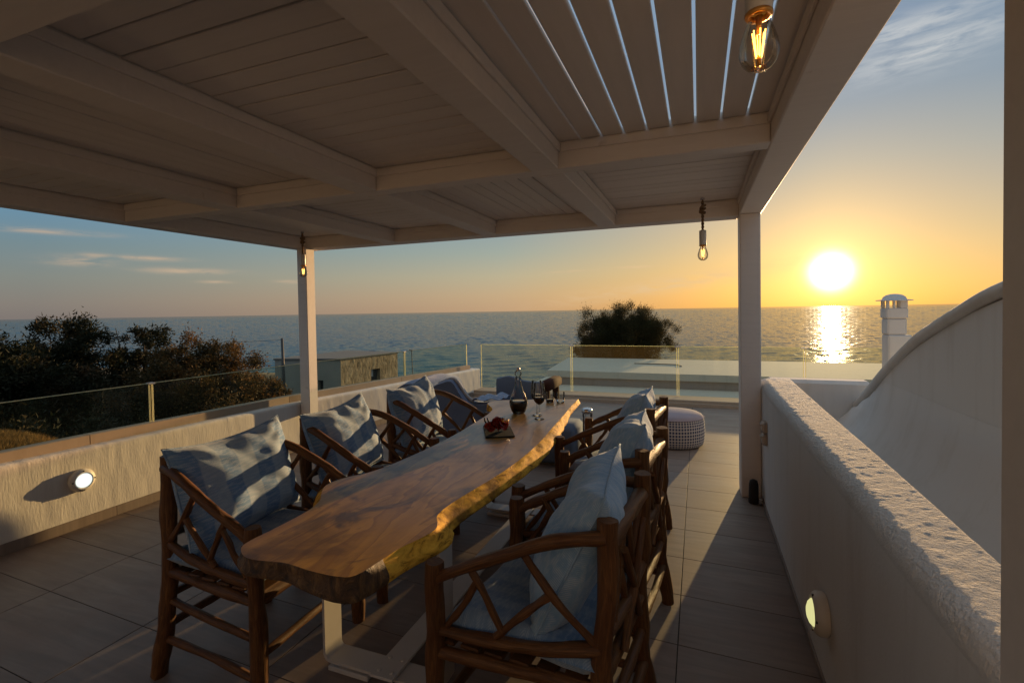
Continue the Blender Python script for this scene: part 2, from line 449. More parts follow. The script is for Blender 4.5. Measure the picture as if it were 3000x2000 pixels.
def leaf_mat(name, dark, light, warm):
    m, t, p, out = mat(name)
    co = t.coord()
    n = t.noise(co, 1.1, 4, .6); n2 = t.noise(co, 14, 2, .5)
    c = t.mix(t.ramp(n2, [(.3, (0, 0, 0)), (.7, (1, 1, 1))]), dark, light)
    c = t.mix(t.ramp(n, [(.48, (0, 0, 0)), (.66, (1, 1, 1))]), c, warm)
    t.put(p.inputs['Base Color'], c); p.inputs['Roughness'].default_value = .7; p.inputs['Specular IOR Level'].default_value = .2
    tl = t.n('ShaderNodeBsdfTranslucent'); t.put(tl.inputs[0], c)
    mx = t.n('ShaderNodeMixShader'); mx.inputs[0].default_value = .25
    t.t.links.new(p.outputs[0], mx.inputs[1]); t.t.links.new(tl.outputs[0], mx.inputs[2]); t.t.links.new(mx.outputs[0], out.inputs[0])
leaf_mat('tamarisk_leaf', (.022, .024, .009), (.065, .058, .022), (.080, .056, .020))
leaf_mat('acacia_leaf', (.009, .012, .005), (.026, .028, .011), (.046, .028, .011))
leaf_mat('shrub_leaf', (.022, .020, .008), (.080, .052, .016), (.22, .10, .026))  # orange glow of the low sun put into the warm leaf tone
leaf_mat('dry_grass', (.10, .065, .022), (.26, .155, .050), (.34, .17, .05))
simple('bark', (.06, .045, .035), .9, .2, bs=(20, .6, .02))
def hut_mat():
    m, t, p, out = mat('hut_stone')
    co = t.coord()
    n = t.noise(t.mapping(co, (1, 1, .5)), 5, 6, .7, .6); n2 = t.noise(co, .9, 3, .5)
    c = t.ramp(n, [(.3, (.08, .055, .030)), (.5, (.32, .24, .14)), (.72, (.55, .44, .28))])
    t.put(p.inputs['Base Color'], c); p.inputs['Roughness'].default_value = .95
    t.put(p.inputs['Normal'], t.bump(n, .9, .06))
hut_mat()
simple('hut_render', (.34, .31, .26), .9, .2, vary=.2, nscale=1.5, bs=(8, .3, .02))
simple('hut_roof_concrete', (.16, .15, .13), .9, .2, bs=(8, .3, .02))


# ---------------------------------------------------------------- mesh builder
def vnoise(x, y, seed=0):
    """smooth 2-D value noise, numpy arrays in, -1..1 out"""
    x = np.asarray(x, float); y = np.asarray(y, float)
    xi = np.floor(x).astype(np.int64); yi = np.floor(y).astype(np.int64)
    fx = x - xi; fy = y - yi; fx = fx * fx * (3 - 2 * fx); fy = fy * fy * (3 - 2 * fy)
    def h(a, b):
        n = (a * 374761393 + b * 668265263 + seed * 982451653) & 0x7fffffff
        n = (n ^ (n >> 13)) * 1274126177 & 0x7fffffff
        return ((n ^ (n >> 16)) & 0xffff) / 32767.5 - 1
    return (h(xi, yi) * (1 - fx) + h(xi + 1, yi) * fx) * (1 - fy) + (h(xi, yi + 1) * (1 - fx) + h(xi + 1, yi + 1) * fx) * fy

class MB:
    def __init__(s):
        s.v = []; s.f = []; s.uv = {}; s.mi = []
    def add(s, vs, fs, uvs=None, mi=0):
        o = len(s.v); s.v.extend([tuple(v) for v in vs])
        for k, f in enumerate(fs):
            if uvs is not None: s.uv[len(s.f)] = uvs[k]
            s.f.append(tuple(i + o for i in f)); s.mi.append(mi)
    def box(s, c, sz, ch=0.0, rot=None, mi=0):
        hx, hy, hz = sz[0] / 2, sz[1] / 2, sz[2] / 2
        M = rot if rot is not None else Matrix.Identity(3)
        ch = min(ch, hx * .8, hy * .8, hz * .8)
        if ch <= 0:
            vs = [M @ Vector((x * hx, y * hy, z * hz)) + Vector(c) for x in (-1, 1) for y in (-1, 1) for z in (-1, 1)]
            s.add(vs, [(0, 1, 3, 2), (4, 6, 7, 5), (0, 4, 5, 1), (2, 3, 7, 6), (0, 2, 6, 4), (1, 5, 7, 3)], mi=mi); return
        vs = []; idx = {}
        for x in (-1, 1):
            for y in (-1, 1):
                for z in (-1, 1):
                    for a in range(3):
                        q = [x * hx, y * hy, z * hz]
                        for b in range(3):
                            if b != a: q[b] -= (x, y, z)[b] * ch
                        idx[(x, y, z, a)] = len(vs); vs.append(M @ Vector(q) + Vector(c))
        fs = []
        for a in range(3):
            b, d_ = (a + 1) % 3, (a + 2) % 3
            for sg in (-1, 1):
                k = []
                for (u, w_) in ((-1, -1), (1, -1), (1, 1), (-1, 1)):
                    q = [0, 0, 0]; q[a] = sg; q[b] = u; q[d_] = w_; k.append(idx[(*q, a)])
                fs.append(tuple(k if sg > 0 else k[::-1]))
        for a in range(3):           # edges between faces of axes b and d, running along a
            b, d_ = (a + 1) % 3, (a + 2) % 3
            for sb in (-1, 1):
                for sd in (-1, 1):
                    q0 = [0, 0, 0]; q0[a] = -1; q0[b] = sb; q0[d_] = sd
                    q1 = list(q0); q1[a] = 1
                    k = (idx[(*q0, b)], idx[(*q1, b)], idx[(*q1, d_)], idx[(*q0, d_)])
                    fs.append(k if sb * sd < 0 else k[::-1])
        for x in (-1, 1):
            for y in (-1, 1):
                for z in (-1, 1):
                    k = (idx[(x, y, z, 0)], idx[(x, y, z, 1)], idx[(x, y, z, 2)])
                    fs.append(k if x * y * z > 0 else k[::-1])
        s.add(vs, fs, mi=mi)
    def span(s, a, b, ch=0.0, mi=0):
        s.box([(a[i] + b[i]) / 2 for i in range(3)], [abs(b[i] - a[i]) for i in range(3)], ch, mi=mi)
    def tube(s, pts, rads, n=10, rough=0.0, seed=0, flat=1.0, cap=True):
        pts = [Vector(p) for p in pts]
        if not hasattr(rads, '__len__'): rads = [rads] * len(pts)
        vs = []; fs = []; L = 0; Ls = []
        ref = None
        for i, p in enumerate(pts):
            t = (pts[min(i + 1, len(pts) - 1)] - pts[max(i - 1, 0)]).normalized()
            if ref is None:
                ref = Vector((0, 0, 1)) if abs(t.z) < .9 else Vector((1, 0, 0))
            a = (ref - t * ref.dot(t)).normalized(); ref = a; b = t.cross(a)
            if i: L += (p - pts[i - 1]).length
            Ls.append(L)
            for j in range(n):
                th = 2 * math.pi * j / n
                r = rads[i]
                if rough: r *= 1 + rough * float(vnoise(math.cos(th) * 1.3 + i * .45 + seed * 7.1, math.sin(th) * 1.3 + seed * 3.3, seed))
                vs.append(p + a * math.cos(th) * r * flat + b * math.sin(th) * r)
        uvs = []
        for i in range(len(pts) - 1):
            for j in range(n):
                k = (j + 1) % n
                fs.append((i * n + j, i * n + k, (i + 1) * n + k, (i + 1) * n + j))
                uvs.append(((Ls[i], j / n), (Ls[i], (j + 1) / n), (Ls[i + 1], (j + 1) / n), (Ls[i + 1], j / n)))
        if cap:
            fs.append(tuple(range(n - 1, -1, -1))); uvs.append(tuple((0.1 * math.cos(6.28 * q / n), .1 * math.sin(6.28 * q / n)) for q in range(n)))
            e = (len(pts) - 1) * n
            fs.append(tuple(range(e, e + n))); uvs.append(tuple((0.1 * math.cos(6.28 * q / n), .1 * math.sin(6.28 * q / n)) for q in range(n)))
        s.add(vs, fs, uvs)
    def lathe(s, prof, n=24, c=(0, 0, 0), close=False, rot=None, sx=1.0, sy=1.0):
        vs = []; fs = []; uvs = []; M = rot if rot is not None else Matrix.Identity(3)
        for (r, z) in prof:
            for j in range(n):
                th = 2 * math.pi * j / n
                vs.append(M @ Vector((r * math.cos(th) * sx, r * math.sin(th) * sy, z)) + Vector(c))
        m = len(prof)
        for i in range(m - 1 if not close else m):
            i2 = (i + 1) % m
            for j in range(n):
                k = (j + 1) % n
                fs.append((i * n + j, i * n + k, i2 * n + k, i2 * n + j))
                uvs.append(((j / n, i / m), ((j + 1) / n, i / m), ((j + 1) / n, (i + 1) / m), (j / n, (i + 1) / m)))
        s.add(vs, fs, uvs)
        if not close:
            if prof[0][0] > 1e-4: s.add([M @ Vector((prof[0][0] * math.cos(6.2832 * j / n) * sx, prof[0][0] * math.sin(6.2832 * j / n) * sy, prof[0][1])) + Vector(c) for j in range(n)], [tuple(range(n - 1, -1, -1))])
            if prof[-1][0] > 1e-4: s.add([M @ Vector((prof[-1][0] * math.cos(6.2832 * j / n) * sx, prof[-1][0] * math.sin(6.2832 * j / n) * sy, prof[-1][1])) + Vector(c) for j in range(n)], [tuple(range(n))])
    def grid(s, P, flip=False, uvscale=None):
        """P: array (m, n, 3)"""
        m, n = P.shape[:2]
        fs = []; uvs = []
        for i in range(m - 1):
            for j in range(n - 1):
                f = (i * n + j, (i + 1) * n + j, (i + 1) * n + j + 1, i * n + j + 1)
                u = ((i / (m - 1), j / (n - 1)), ((i + 1) / (m - 1), j / (n - 1)), ((i + 1) / (m - 1), (j + 1) / (n - 1)), (i / (m - 1), (j + 1) / (n - 1)))
                if flip: f = f[::-1]; u = u[::-1]
                fs.append(f); uvs.append(u)
        s.add(P.reshape(-1, 3).tolist(), fs, uvs)
    def prism(s, poly, z0, z1):
        n = len(poly)
        vs = [(x, y, z0) for x, y in poly] + [(x, y, z1) for x, y in poly]
        fs = [tuple(range(n - 1, -1, -1)), tuple(range(n, 2 * n))] + [(i, (i + 1) % n, n + (i + 1) % n, n + i) for i in range(n)]
        s.add(vs, fs)
    def mesh(s, name, mats, smooth=False):
        me = bpy.data.meshes.new(name)
        me.from_pydata([tuple(v) for v in s.v], [], s.f)
        for mm in (mats if isinstance(mats, (list, tuple)) else [mats]):
            me.materials.append(MATS[mm])
        if s.uv:
            ul = me.uv_layers.new(name='UVMap')
            for pi, poly in enumerate(me.polygons):
                u = s.uv.get(pi)
                if u:
                    for li, q in zip(poly.loop_indices, u): ul.data[li].uv = q
        if any(s.mi): me.polygons.foreach_set('material_index', s.mi)
        if smooth:
            me.polygons.foreach_set('use_smooth', [True] * len(me.polygons))
            if smooth != True:
                try: me.set_sharp_from_angle(angle=rad(smooth))
                except Exception: pass
        me.update()
        return me

def link(name, me, parent=None, loc=None):
    o = bpy.data.objects.new(name, me); C.objects.link(o)
    if parent is not None: o.parent = parent
    if loc is not None: o.location = loc
    return o
def part(name, mb, mats, parent, smooth=False, label=None, kind=None, loc=None):
    o = link(name, mb.mesh(name, mats, smooth), parent, loc)
    if label: o['label'] = label
    if kind: o['kind'] = kind
    return o
def tag(o, label=None, cat=None, group=None, kind=None):
    if label: o['label'] = label
    if cat: o['category'] = cat
    if group: o['group'] = group
    if kind: o['kind'] = kind
    return o
def thing(name, label, cat, loc=(0, 0, 0), rz=0.0, group=None):
    o = bpy.data.objects.new(name, None); C.objects.link(o); o.empty_display_size = .1
    o.location = loc; o.rotation_euler = (0, 0, rz)
    return tag(o, label, cat, group)
def children(o): return [c for c in bpy.data.objects if c.parent == o]
def copy_tree(o, parent=None, kids=None):
    if kids is None:
        kids = {}
        for c in bpy.data.objects:
            if c.parent: kids.setdefault(c.parent.name, []).append(c)
    c = o.copy(); C.objects.link(c); c.parent = parent
    for ch in kids.get(o.name, []): copy_tree(ch, c, kids)
    return c
def rects(a, b, z):  # helper for sheets
    return [(a[0], a[1], z), (b[0], a[1], z), (b[0], b[1], z), (a[0], b[1], z)]

# ================================================================= SETTING
# sea
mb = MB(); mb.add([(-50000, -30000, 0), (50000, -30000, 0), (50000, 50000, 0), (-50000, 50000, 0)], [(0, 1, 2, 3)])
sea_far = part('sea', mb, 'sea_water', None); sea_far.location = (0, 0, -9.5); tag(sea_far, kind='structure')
# the water in view as real waves: rings of growing spacing, wavelengths that the spacing can carry
nr_, na_ = 700, 1050
rr_ = 17.0 * np.exp(np.linspace(0, math.log(45000 / 17.0), nr_) ** 1.0)
rr_ = np.concatenate([17.0 * np.exp(np.arange(600) * .0088), 17.0 * math.exp(599 * .0088) * np.exp(np.arange(1, 61) * .036)])
aa_ = np.radians(np.linspace(-82, 42, na_))
nr_ = len(rr_)
RRm, AAm = np.meshgrid(rr_, aa_, indexing='ij')
XX = RRm * np.sin(AAm); YY = RRm * np.cos(AAm); ZZ = np.zeros_like(XX)
dr_ = np.gradient(rr_)[:, None]
rsw = np.random.RandomState(9)
for i in range(72):
    lam = .7 * (5.5 / .7) ** rsw.rand()
    th = rad(-35) + rsw.normal() * .55
    kx, ky = math.sin(th) * 2 * math.pi / lam, math.cos(th) * 2 * math.pi / lam
    slope = .026
    wgt = np.clip((lam / (2.6 * dr_) - .6) / .8, 0, 1)
    mod = .6 + .4 * vnoise(XX / (lam * 5), YY / (lam * 5), 200 + i)
    ZZ += wgt * mod * slope * lam / (2 * math.pi) * np.cos(kx * XX + ky * YY + rsw.rand() * 6.28)
# beyond the carried wavelengths only a random chop with the same steepness is left
cellA = np.cumsum(np.ones(na_)) * .35
nzf = vnoise(np.arange(nr_)[:, None] * 1.0 + 0 * AAm, cellA[None, :] + 0 * RRm, 301)
ZZ += np.clip((dr_ - .35) / .9, 0, 1) * .075 * np.minimum(dr_, 14.0) * nzf
VV = np.stack([XX, YY, ZZ], -1).reshape(-1, 3)
ii, jj = np.meshgrid(np.arange(nr_ - 1), np.arange(na_ - 1), indexing='ij')
q0 = (ii * na_ + jj).ravel()
FF = np.stack([q0, q0 + na_, q0 + na_ + 1, q0 + 1], 1)[:, ::-1]
me = bpy.data.meshes.new('sea')
me.vertices.add(len(VV)); me.vertices.foreach_set('co', VV.astype(np.float32).ravel())
me.loops.add(FF.size); me.loops.foreach_set('vertex_index', FF.astype(np.int32).ravel())
me.polygons.add(len(FF)); me.polygons.foreach_set('loop_start', np.arange(0, FF.size, 4, dtype=np.int32)); me.polygons.foreach_set('loop_total', np.full(len(FF), 4, dtype=np.int32))
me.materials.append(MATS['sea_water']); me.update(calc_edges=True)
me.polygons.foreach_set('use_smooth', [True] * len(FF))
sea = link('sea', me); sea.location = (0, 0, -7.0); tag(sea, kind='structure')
# land, falling to the shore
nx, ny = 70, 40
P = np.zeros((nx, ny, 3))
xs = np.linspace(-75, 45, nx)
for i, x in enumerate(xs):
    shore = 21 + 9 / (1 + math.exp((x + 16) / 3)) + 1.2 * math.sin(x * .35)
    ys = np.concatenate([np.linspace(-40, shore, ny - 8), shore + np.linspace(.6, 7, 8)])
    for j, y in enumerate(ys):
        z = -3.25 + .18 * float(vnoise(x * .3, y * .3, 3))
        if y > shore: z -= 4.6 * min(1, (y - shore) / 6) ** .8
        P[i, j] = (x, y, z)
mb = MB(); mb.grid(P); land = part('ground', mb, 'dry_ground', None, True); tag(land, kind='structure')

# the terrace floor: a grout bed with one tile object per tile
HW = 8.12
mb = MB(); mb.span((-4.62, -1.62, -.30), (2.9, HW, -.0022))
floor = part('floor', mb, 'grout', None); tag(floor, kind='structure')
SH = -.035
tw, th_ = .84, .418
k = 0
for ix in range(-6, 4):
    x0 = -.10 + tw * ix; x1 = x0 + tw
    for iy in range(-10, 15):
        y0 = 2.338 + th_ * iy; y1 = y0 + th_
        a, b = max(x0, -4.36), min(x1, 2.9)
        if a >= b - .02 or y1 < -1.5: continue
        yy1 = min(y1, HW + .1)
        if y0 > HW - .05: continue
        if x0 > .6 and y1 < 5.0: continue
        g = .0024
        ya = lambda x, y: y + SH * (x + .08)
        cx, cyy = (a + b) / 2, (y0 + yy1) / 2
        vs = [(a + g, ya(a, y0) + g), (b - g, ya(b, y0) + g), (b - g, ya(b, yy1) - g), (a + g, ya(a, yy1) - g)]
        mb = MB()
        c_ = .0004
        vin = [(a + g + c_, ya(a, y0) + g + c_), (b - g - c_, ya(b, y0) + g + c_), (b - g - c_, ya(b, yy1) - g - c_), (a + g + c_, ya(a, yy1) - g - c_)]
        V = [(x - cx, y - cyy, -.0021) for x, y in vs] + [(x - cx, y - cyy, -.0004) for x, y in vs] + [(x - cx, y - cyy, 0) for x, y in vin]
        F = [(0, 1, 5, 4), (1, 2, 6, 5), (2, 3, 7, 6), (3, 0, 4, 7), (4, 5, 9, 8), (5, 6, 10, 9), (6, 7, 11, 10), (7, 4, 8, 11), (8, 9, 10, 11)]
        mb.add(V, F)
        part('tile', mb, 'floor_tile', floor, loc=(cx, cyy, 0))

# house body under the terrace
mb = MB(); mb.span((-4.62, -6.5, -3.4), (3.3, 8.62, -.302))
hb = part('house_base', mb, 'house_render', None); tag(hb, 'cream rendered storey of the house under the roof terrace', 'house')

# the house stands a few steps behind the photographer
mb = MB(); mb.span((-5.2, -3.6, -.30), (4.6, -3.3, 2.75), .01)
hw = part('house_wall', mb, 'house_render', None); tag(hw, kind='structure')
mb = MB(); mb.span((-5.2, -3.3, -.30), (3.3, -1.625, -.004))
fb = part('floor_threshold', mb, 'grout', None); fb.name = 'floor'; tag(fb, kind='structure')

# far kerb under the glass fence
mb = MB(); mb.span((-4.45, 8.16, -.02), (3.1, 8.56, .10), .008)
mb.span((-4.45, 8.125, -.02), (3.1, 8.158, .055), .004)
o = part('kerb', mb, 'cap_stone', None); tag(o, kind='structure')

# ---- left parapet wall (inner line drifts outwards and drops slightly as surveyed)
def wall_line(y):
    x = np.interp(y, [-2, 3.0, 4.45, 8.40], [-4.30, -4.30, -4.300, -3.87])
    z = np.interp(y, [-2, 1.75, 4.45, 8.40], [.585, .585, .540, .478])
    return float(x), float(z)
nyw, nzw = 560, 46
P = np.zeros((nyw, nzw, 3))
ysw = np.linspace(-1.6, 8.40, nyw)
for i, y in enumerate(ysw):
    x, zt = wall_line(y)
    prof = []
    # up the inner face, round the lip, across the top
    for j in range(nzw):
        s = j / (nzw - 1) * (zt + .16)
        if s < zt - .03: prof.append((0.0, s))
        elif s < zt + .017:
            a = (s - (zt - .03)) / .047 * math.pi / 2; prof.append((-.03 * (1 - math.cos(a)), zt - .03 + .03 * math.sin(a)))
        else: prof.append((-.03 - (s - zt - .017), zt))
    for j, (ox, z) in enumerate(prof): P[i, j] = (x + ox, y, z)
rough = .0012 * vnoise(P[..., 1] * 22, P[..., 2] * 7, 1) + .0010 * vnoise(P[..., 1] * 9, P[..., 2] * 5, 2)
top = np.clip((P[..., 2] - .0) / .05, 0, 1)
P[..., 0] += rough * top
P[..., 2] += np.where(P[..., 2] > .45, rough * .7, 0)
lw = thing('parapet_wall', 'low rough white plaster parapet wall with round lamp along the left side', 'wall', (-4.3, 1.5, 0))
def L(o):  # world-built part under a thing: shift back by the base
    return (-o.location.x, -o.location.y, -o.location.z)
mb = MB(); mb.grid(P, flip=True)
part('plaster_face', mb, 'plaster_rough', lw, True, loc=L(lw))
mb = MB()
for i in range(24):
    ya_, yb_ = -1.6 + i * 10.0 / 24, -1.6 + (i + 1) * 10.0 / 24
    (xa, za), (xb, zb_) = wall_line(ya_), wall_line(yb_)
    mb.add([(xa - .32, ya_, -.3), (xb - .32, yb_, -.3), (xb - .02, yb_, -.3), (xa - .02, ya_, -.3), (xa - .32, ya_, za - .006), (xb - .32, yb_, zb_ - .006), (xb - .02, yb_, zb_ - .006), (xa - .02, ya_, za - .006)],
           [(0, 4, 5, 1), (4, 7, 6, 5)] + ([(1, 5, 6, 2)] if i == 23 else []) + ([(0, 3, 7, 4)] if i == 0 else []))
part('wall_core', mb, 'plaster_white', lw, loc=L(lw))
# channel that holds the glass
mb = MB()
for i in range(5):
    ya_, yb_ = -1.6 + i * 1.97 + .003, -1.6 + (i + 1) * 1.97 - .003
    yb_ = min(yb_, 8.22)
    (xa, za), (xb, zb_) = wall_line(ya_), wall_line(yb_)
    vs = [(xa - .20, ya_, za - .003), (xb - .20, yb_, zb_ - .003), (xb - .10, yb_, zb_ - .003), (xa - .10, ya_, za - .003)]
    vs += [(q[0], q[1], q[2] + .075) for q in vs]
    m2 = MB(); m2.add(vs, [(0, 4, 5, 1), (1, 5, 6, 2), (2, 6, 7, 3), (3, 7, 4, 0), (4, 7, 6, 5)])
    part('coping_block', m2, 'cap_stone', lw, loc=L(lw))
# tile skirting, several lengths
sk = np.linspace(-1.6, 8.1, 13)
for i in range(12):
    ya_, yb_ = sk[i] + .0015, sk[i + 1] - .0015
    xa, xb = wall_line(ya_)[0] + .004, wall_line(yb_)[0] + .004
    m2 = MB(); vs = [(xa, ya_, 0), (xb, yb_, 0), (xb + .012, yb_, 0), (xa + .012, ya_, 0)]; vs += [(x, y, .072) for x, y, z in vs]
    m2.add(vs, [(1, 0, 4, 5), (2, 1, 5, 6), (3, 2, 6, 7), (0, 3, 7, 4), (4, 7, 6, 5)])
    part('skirting_tile', m2, 'floor_tile', lw, loc=L(lw))

# ---- glass fences
def pane(th_, name, a, b, z0a, z1a, z0b, z1b):
    """one pane: clear body and its four thin edge strips"""
    ax, ay = a; bx, by = b
    d_ = Vector((bx - ax, by - ay, 0)); n = Vector((-d_.y, d_.x, 0)).normalized() * .006
    mb = MB()
    q = [(ax, ay, z0a), (bx, by, z0b), (bx, by, z1b), (ax, ay, z1a)]
    mb.add(q, [(0, 1, 2, 3)])
    o = part('glass_pane', mb, 'fence_glass', th_, loc=L(th_))
    e = MB()
    u = d_.normalized() * .009
    for (p, r, off) in ((q[3], q[2], Vector((0, 0, -.006))), (q[0], q[3], u), (q[1], q[2], -u)):
        p, r = Vector(p), Vector(r)
        e.add([p - n, r - n, r + n, p + n, p - n + off, r - n + off, r + n + off, p + n + off], [(0, 1, 2, 3), (4, 7, 6, 5), (0, 4, 5, 1), (3, 2, 6, 7), (0, 3, 7, 4), (1, 5, 6, 2)])
    part('polished_edge', e, 'glass_edge', o)
    return o
gf = thing('glass_fence', 'frameless glass fence standing on the long left parapet', 'fence', (-4.45, 1.5, .6))
jl = [-.75, 1.05, 2.83, 4.62, 6.42, 8.20]
for i in range(5):
    a, b = jl[i] + .008, jl[i + 1] - .008
    (xa, za), (xb, zb_) = wall_line(a), wall_line(b)
    pane(gf, 'p', (xa - .15, a), (xb - .15, b), za + .055, 1.000 - .010 * i, zb_ + .055, 1.000 - .010 * (i + 1))
    if i < 4:
        xj = wall_line(jl[i + 1])[0] - .15
        m2 = MB(); m2.box((xj + .012, jl[i + 1], .985 - .01 * i), (.010, .06, .016), .003); m2.box((xj - .012, jl[i + 1], .985 - .01 * i), (.010, .06, .016), .003)
        part('clamp', m2, 'steel', gf, loc=L(gf))
gr = thing('glass_fence', 'frameless glass fence along the seaward kerb of the terrace', 'fence', (-.3, 8.5, .1))
jx = [-3.90, -2.12, -.325, 1.50, 3.0]
for i in range(4):
    pane(gr, 'p', (jx[i] + .010, 8.50), (jx[i + 1] - .010, 8.50), .085, .925, .085, .925)
for x in jx[1:4]:
    m2 = MB(); m2.box((x, 8.486, .915), (.10, .012, .020), .003); m2.box((x, 8.514, .915), (.10, .012, .020), .003)
    part('clamp', m2, 'steel', gr, loc=L(gr))

# ---- right parapet wall with a rough rounded top (real relief)
rw = thing('parapet_wall', 'thick white plaster wall with rounded sunlit top beside the walkway', 'wall', (.58, 2, 0))
nyw = 820
prof = []
for j in range(14): prof.append((.48, j / 13 * .885))
for j in range(1, 15):
    a = j / 14 * math.pi / 2; prof.append((.48 + .062 * (1 - math.cos(a)), .885 + .063 * math.sin(a)))
for j in range(1, 25): prof.append((.542 + j / 24 * .128, .948 + .004 * (j / 24)))
for j in range(1, 5):
    a = j / 4 * math.pi / 2; prof.append((.67 + .012 * math.sin(a), .952 - .012 * (1 - math.cos(a))))
for j in range(1, 6): prof.append((.682, .940 - j / 5 * .62))
prof = np.array(prof); prof[:, 0] -= .010
ysw = np.linspace(-1.62, 4.62, nyw)
P = np.zeros((nyw, len(prof), 3))
for i, y in enumerate(ysw):
    P[i, :, 0] = prof[:, 0] + np.interp(prof[:, 0], [.47, .66], [0, 1]) * .018 * (y - 2.5); P[i, :, 1] = y; P[i, :, 2] = prof[:, 1]
s_ = np.cumsum(np.r_[0, np.hypot(np.diff(prof[:, 0]), np.diff(prof[:, 1]))])[None, :]
Y = P[..., 1]
amp = np.interp(P[..., 2], [0, .86, .93, .95], [.06, .12, .8, .8])
n_ = (.0007 * vnoise(Y * 24, s_ * 18 + 0 * Y, 11) + .0009 * vnoise(Y * 60, s_ * 50 + 0 * Y, 12)) * amp
wob = .006 * vnoise(Y * .9, s_ * .4 + 0 * Y, 14)
up_ = np.interp(P[..., 2], [0, .86, .94], [0, .4, 1.0])
P[..., 2] += n_ * up_ + .5 * wob * np.interp(P[..., 2], [.8, .93], [0, 1])
P[..., 0] += np.where(P[..., 0] < .6, -1, 1) * n_ * (1 - up_) * .7 + wob * .5 * np.interp(P[..., 2], [.1, .8], [0, 1])
mb = MB(); mb.grid(P)
mb.add([tuple(q) for q in P[-1]], [tuple(range(len(prof)))])
part('plaster_face', mb, 'plaster_white', rw, True, loc=L(rw))
m2 = MB(); m2.span((.462, -1.6, 0), (.474, 4.6, .035), .003); part('skirting_tile', m2, 'floor_tile', rw, loc=L(rw))
# sockets on the wall
so = thing('wall_socket', 'two beige weatherproof sockets one above the other behind the right post', 'socket', (.462, 4.05, .52))
for i, zz in enumerate((.565, .655)):
    m2 = MB(); m2.box((.456, 4.06, zz), (.045, .11, .082), .012); m2.box((.430, 4.06, zz + .02), (.010, .085, .012), .003)
    part('socket_box', m2, 'beige_plastic', so, loc=L(so))

# ---- roof gutter, low back parapet, vaulted roof with rim, chimney on the right
ys2 = np.linspace(-1.6, 5.2, 60)
pr = [(.64, .28), (.74, .28), (.84, .295), (.94, .33), (1.03, .385), (1.11, .46), (1.18, .555), (1.235, .67), (1.272, .79), (1.292, .90), (1.2985, .97)]
P = np.zeros((60, len(pr), 3))
for i, y in enumerate(ys2):
    for j, (x, z) in enumerate(pr): P[i, j] = (x, y, min(z + .006 * float(vnoise(y * 1.5, x * 6, 5)), float(np.interp(-y, [-5.25, -4.95, -4.63, -4.225, 0], [.60, .78, .945, 1.17, 2])) - .085))
mb = MB(); mb.grid(P)
o = part('gutter_floor', mb, 'plaster_smooth', None, True); tag(o, kind='structure')
arc = [(5.25, .60), (4.95, .78), (4.63, .945), (4.225, 1.170), (3.78, 1.364), (3.24, 1.548), (2.83, 1.650), (2.3, 1.76), (1.7, 1.84), (1.0, 1.88), (.2, 1.86), (-.6, 1.74), (-1.3, 1.50), (-1.62, 1.35)]
def smooth_poly(pts, k=4):
    out = []
    n = len(pts)
    for i in range(n - 1):
        p0, p1, p2, p3 = (np.array(pts[max(i - 1, 0)]), np.array(pts[i]), np.array(pts[i + 1]), np.array(pts[min(i + 2, n - 1)]))
        for j in range(k):
            t = j / k
            out.append(tuple(.5 * ((2 * p1) + (-p0 + p2) * t + (2 * p0 - 5 * p1 + 4 * p2 - p3) * t * t + (-p0 + 3 * p1 - 3 * p2 + p3) * t ** 3)))
    out.append(tuple(pts[-1]))
    return out
arcs = smooth_poly(arc, 4)
vt = thing('vaulted_roof', 'whitewashed vaulted roof with a raised curved rim beyond the right wall', 'roof', (2.2, 2, .3))
m2 = MB()
n = len(arcs)
vs = [(1.30, y, z - .07) for y, z in arcs] + [(1.30, y, .25) for y, z in arcs]
m2.add(vs, [(i, i + 1, n + i + 1, n + i) for i in range(n - 1)])
part('gable_wall', m2, 'plaster_smooth', vt, True, loc=L(vt))
m2 = MB()
vs = [(1.31, y, z - .10) for y, z in arcs] + [(3.6, y, z - .10) for y, z in arcs]
m2.add(vs, [(i, n + i, n + i + 1, i + 1) for i in range(n - 1)])
m2.add([(1.31, arcs[0][0] - .001, arcs[0][1] - .1), (3.6, arcs[0][0] - .001, arcs[0][1] - .1), (3.6, arcs[0][0] - .001, -.2), (1.31, arcs[0][0] - .001, -.2)], [(0, 1, 2, 3)])
part('vault_shell', m2, 'plaster_smooth', vt, True, loc=L(vt))
P = np.zeros((n, 9, 3))
for i, (y, z) in enumerate(arcs):
    a = np.array(arcs[max(i - 1, 0)]); b = np.array(arcs[min(i + 1, n - 1)]); t = (b - a) / np.linalg.norm(b - a); nn = np.array((t[1], -t[0]))  # outward
    nn = -nn if nn[1] < 0 else nn
    wv = .004 * math.sin(i * .9)
    for j, (dx_, dn) in enumerate([(.045, -.062), (0.012, -.058), (.0, -.035), (-.002, -.012), (.008, .0), (.02, .006), (.10, .006), (.118, -.004), (.12, -.10)]):
        P[i, j] = (1.272 + dx_, y + nn[0] * (dn + wv), z + nn[1] * (dn + wv))
m2 = MB(); m2.grid(P); part('curved_rim', m2, 'plaster_smooth', vt, True, loc=L(vt))
# small parapet closing the gutter
lp = MB(); lp.span((.60, 5.10, -.2), (1.42, 5.28, .878), .03)
o = part('parapet_wall', lp, 'plaster_smooth', None); tag(o, 'short low plaster wall closing the gutter behind the right wall', 'wall')
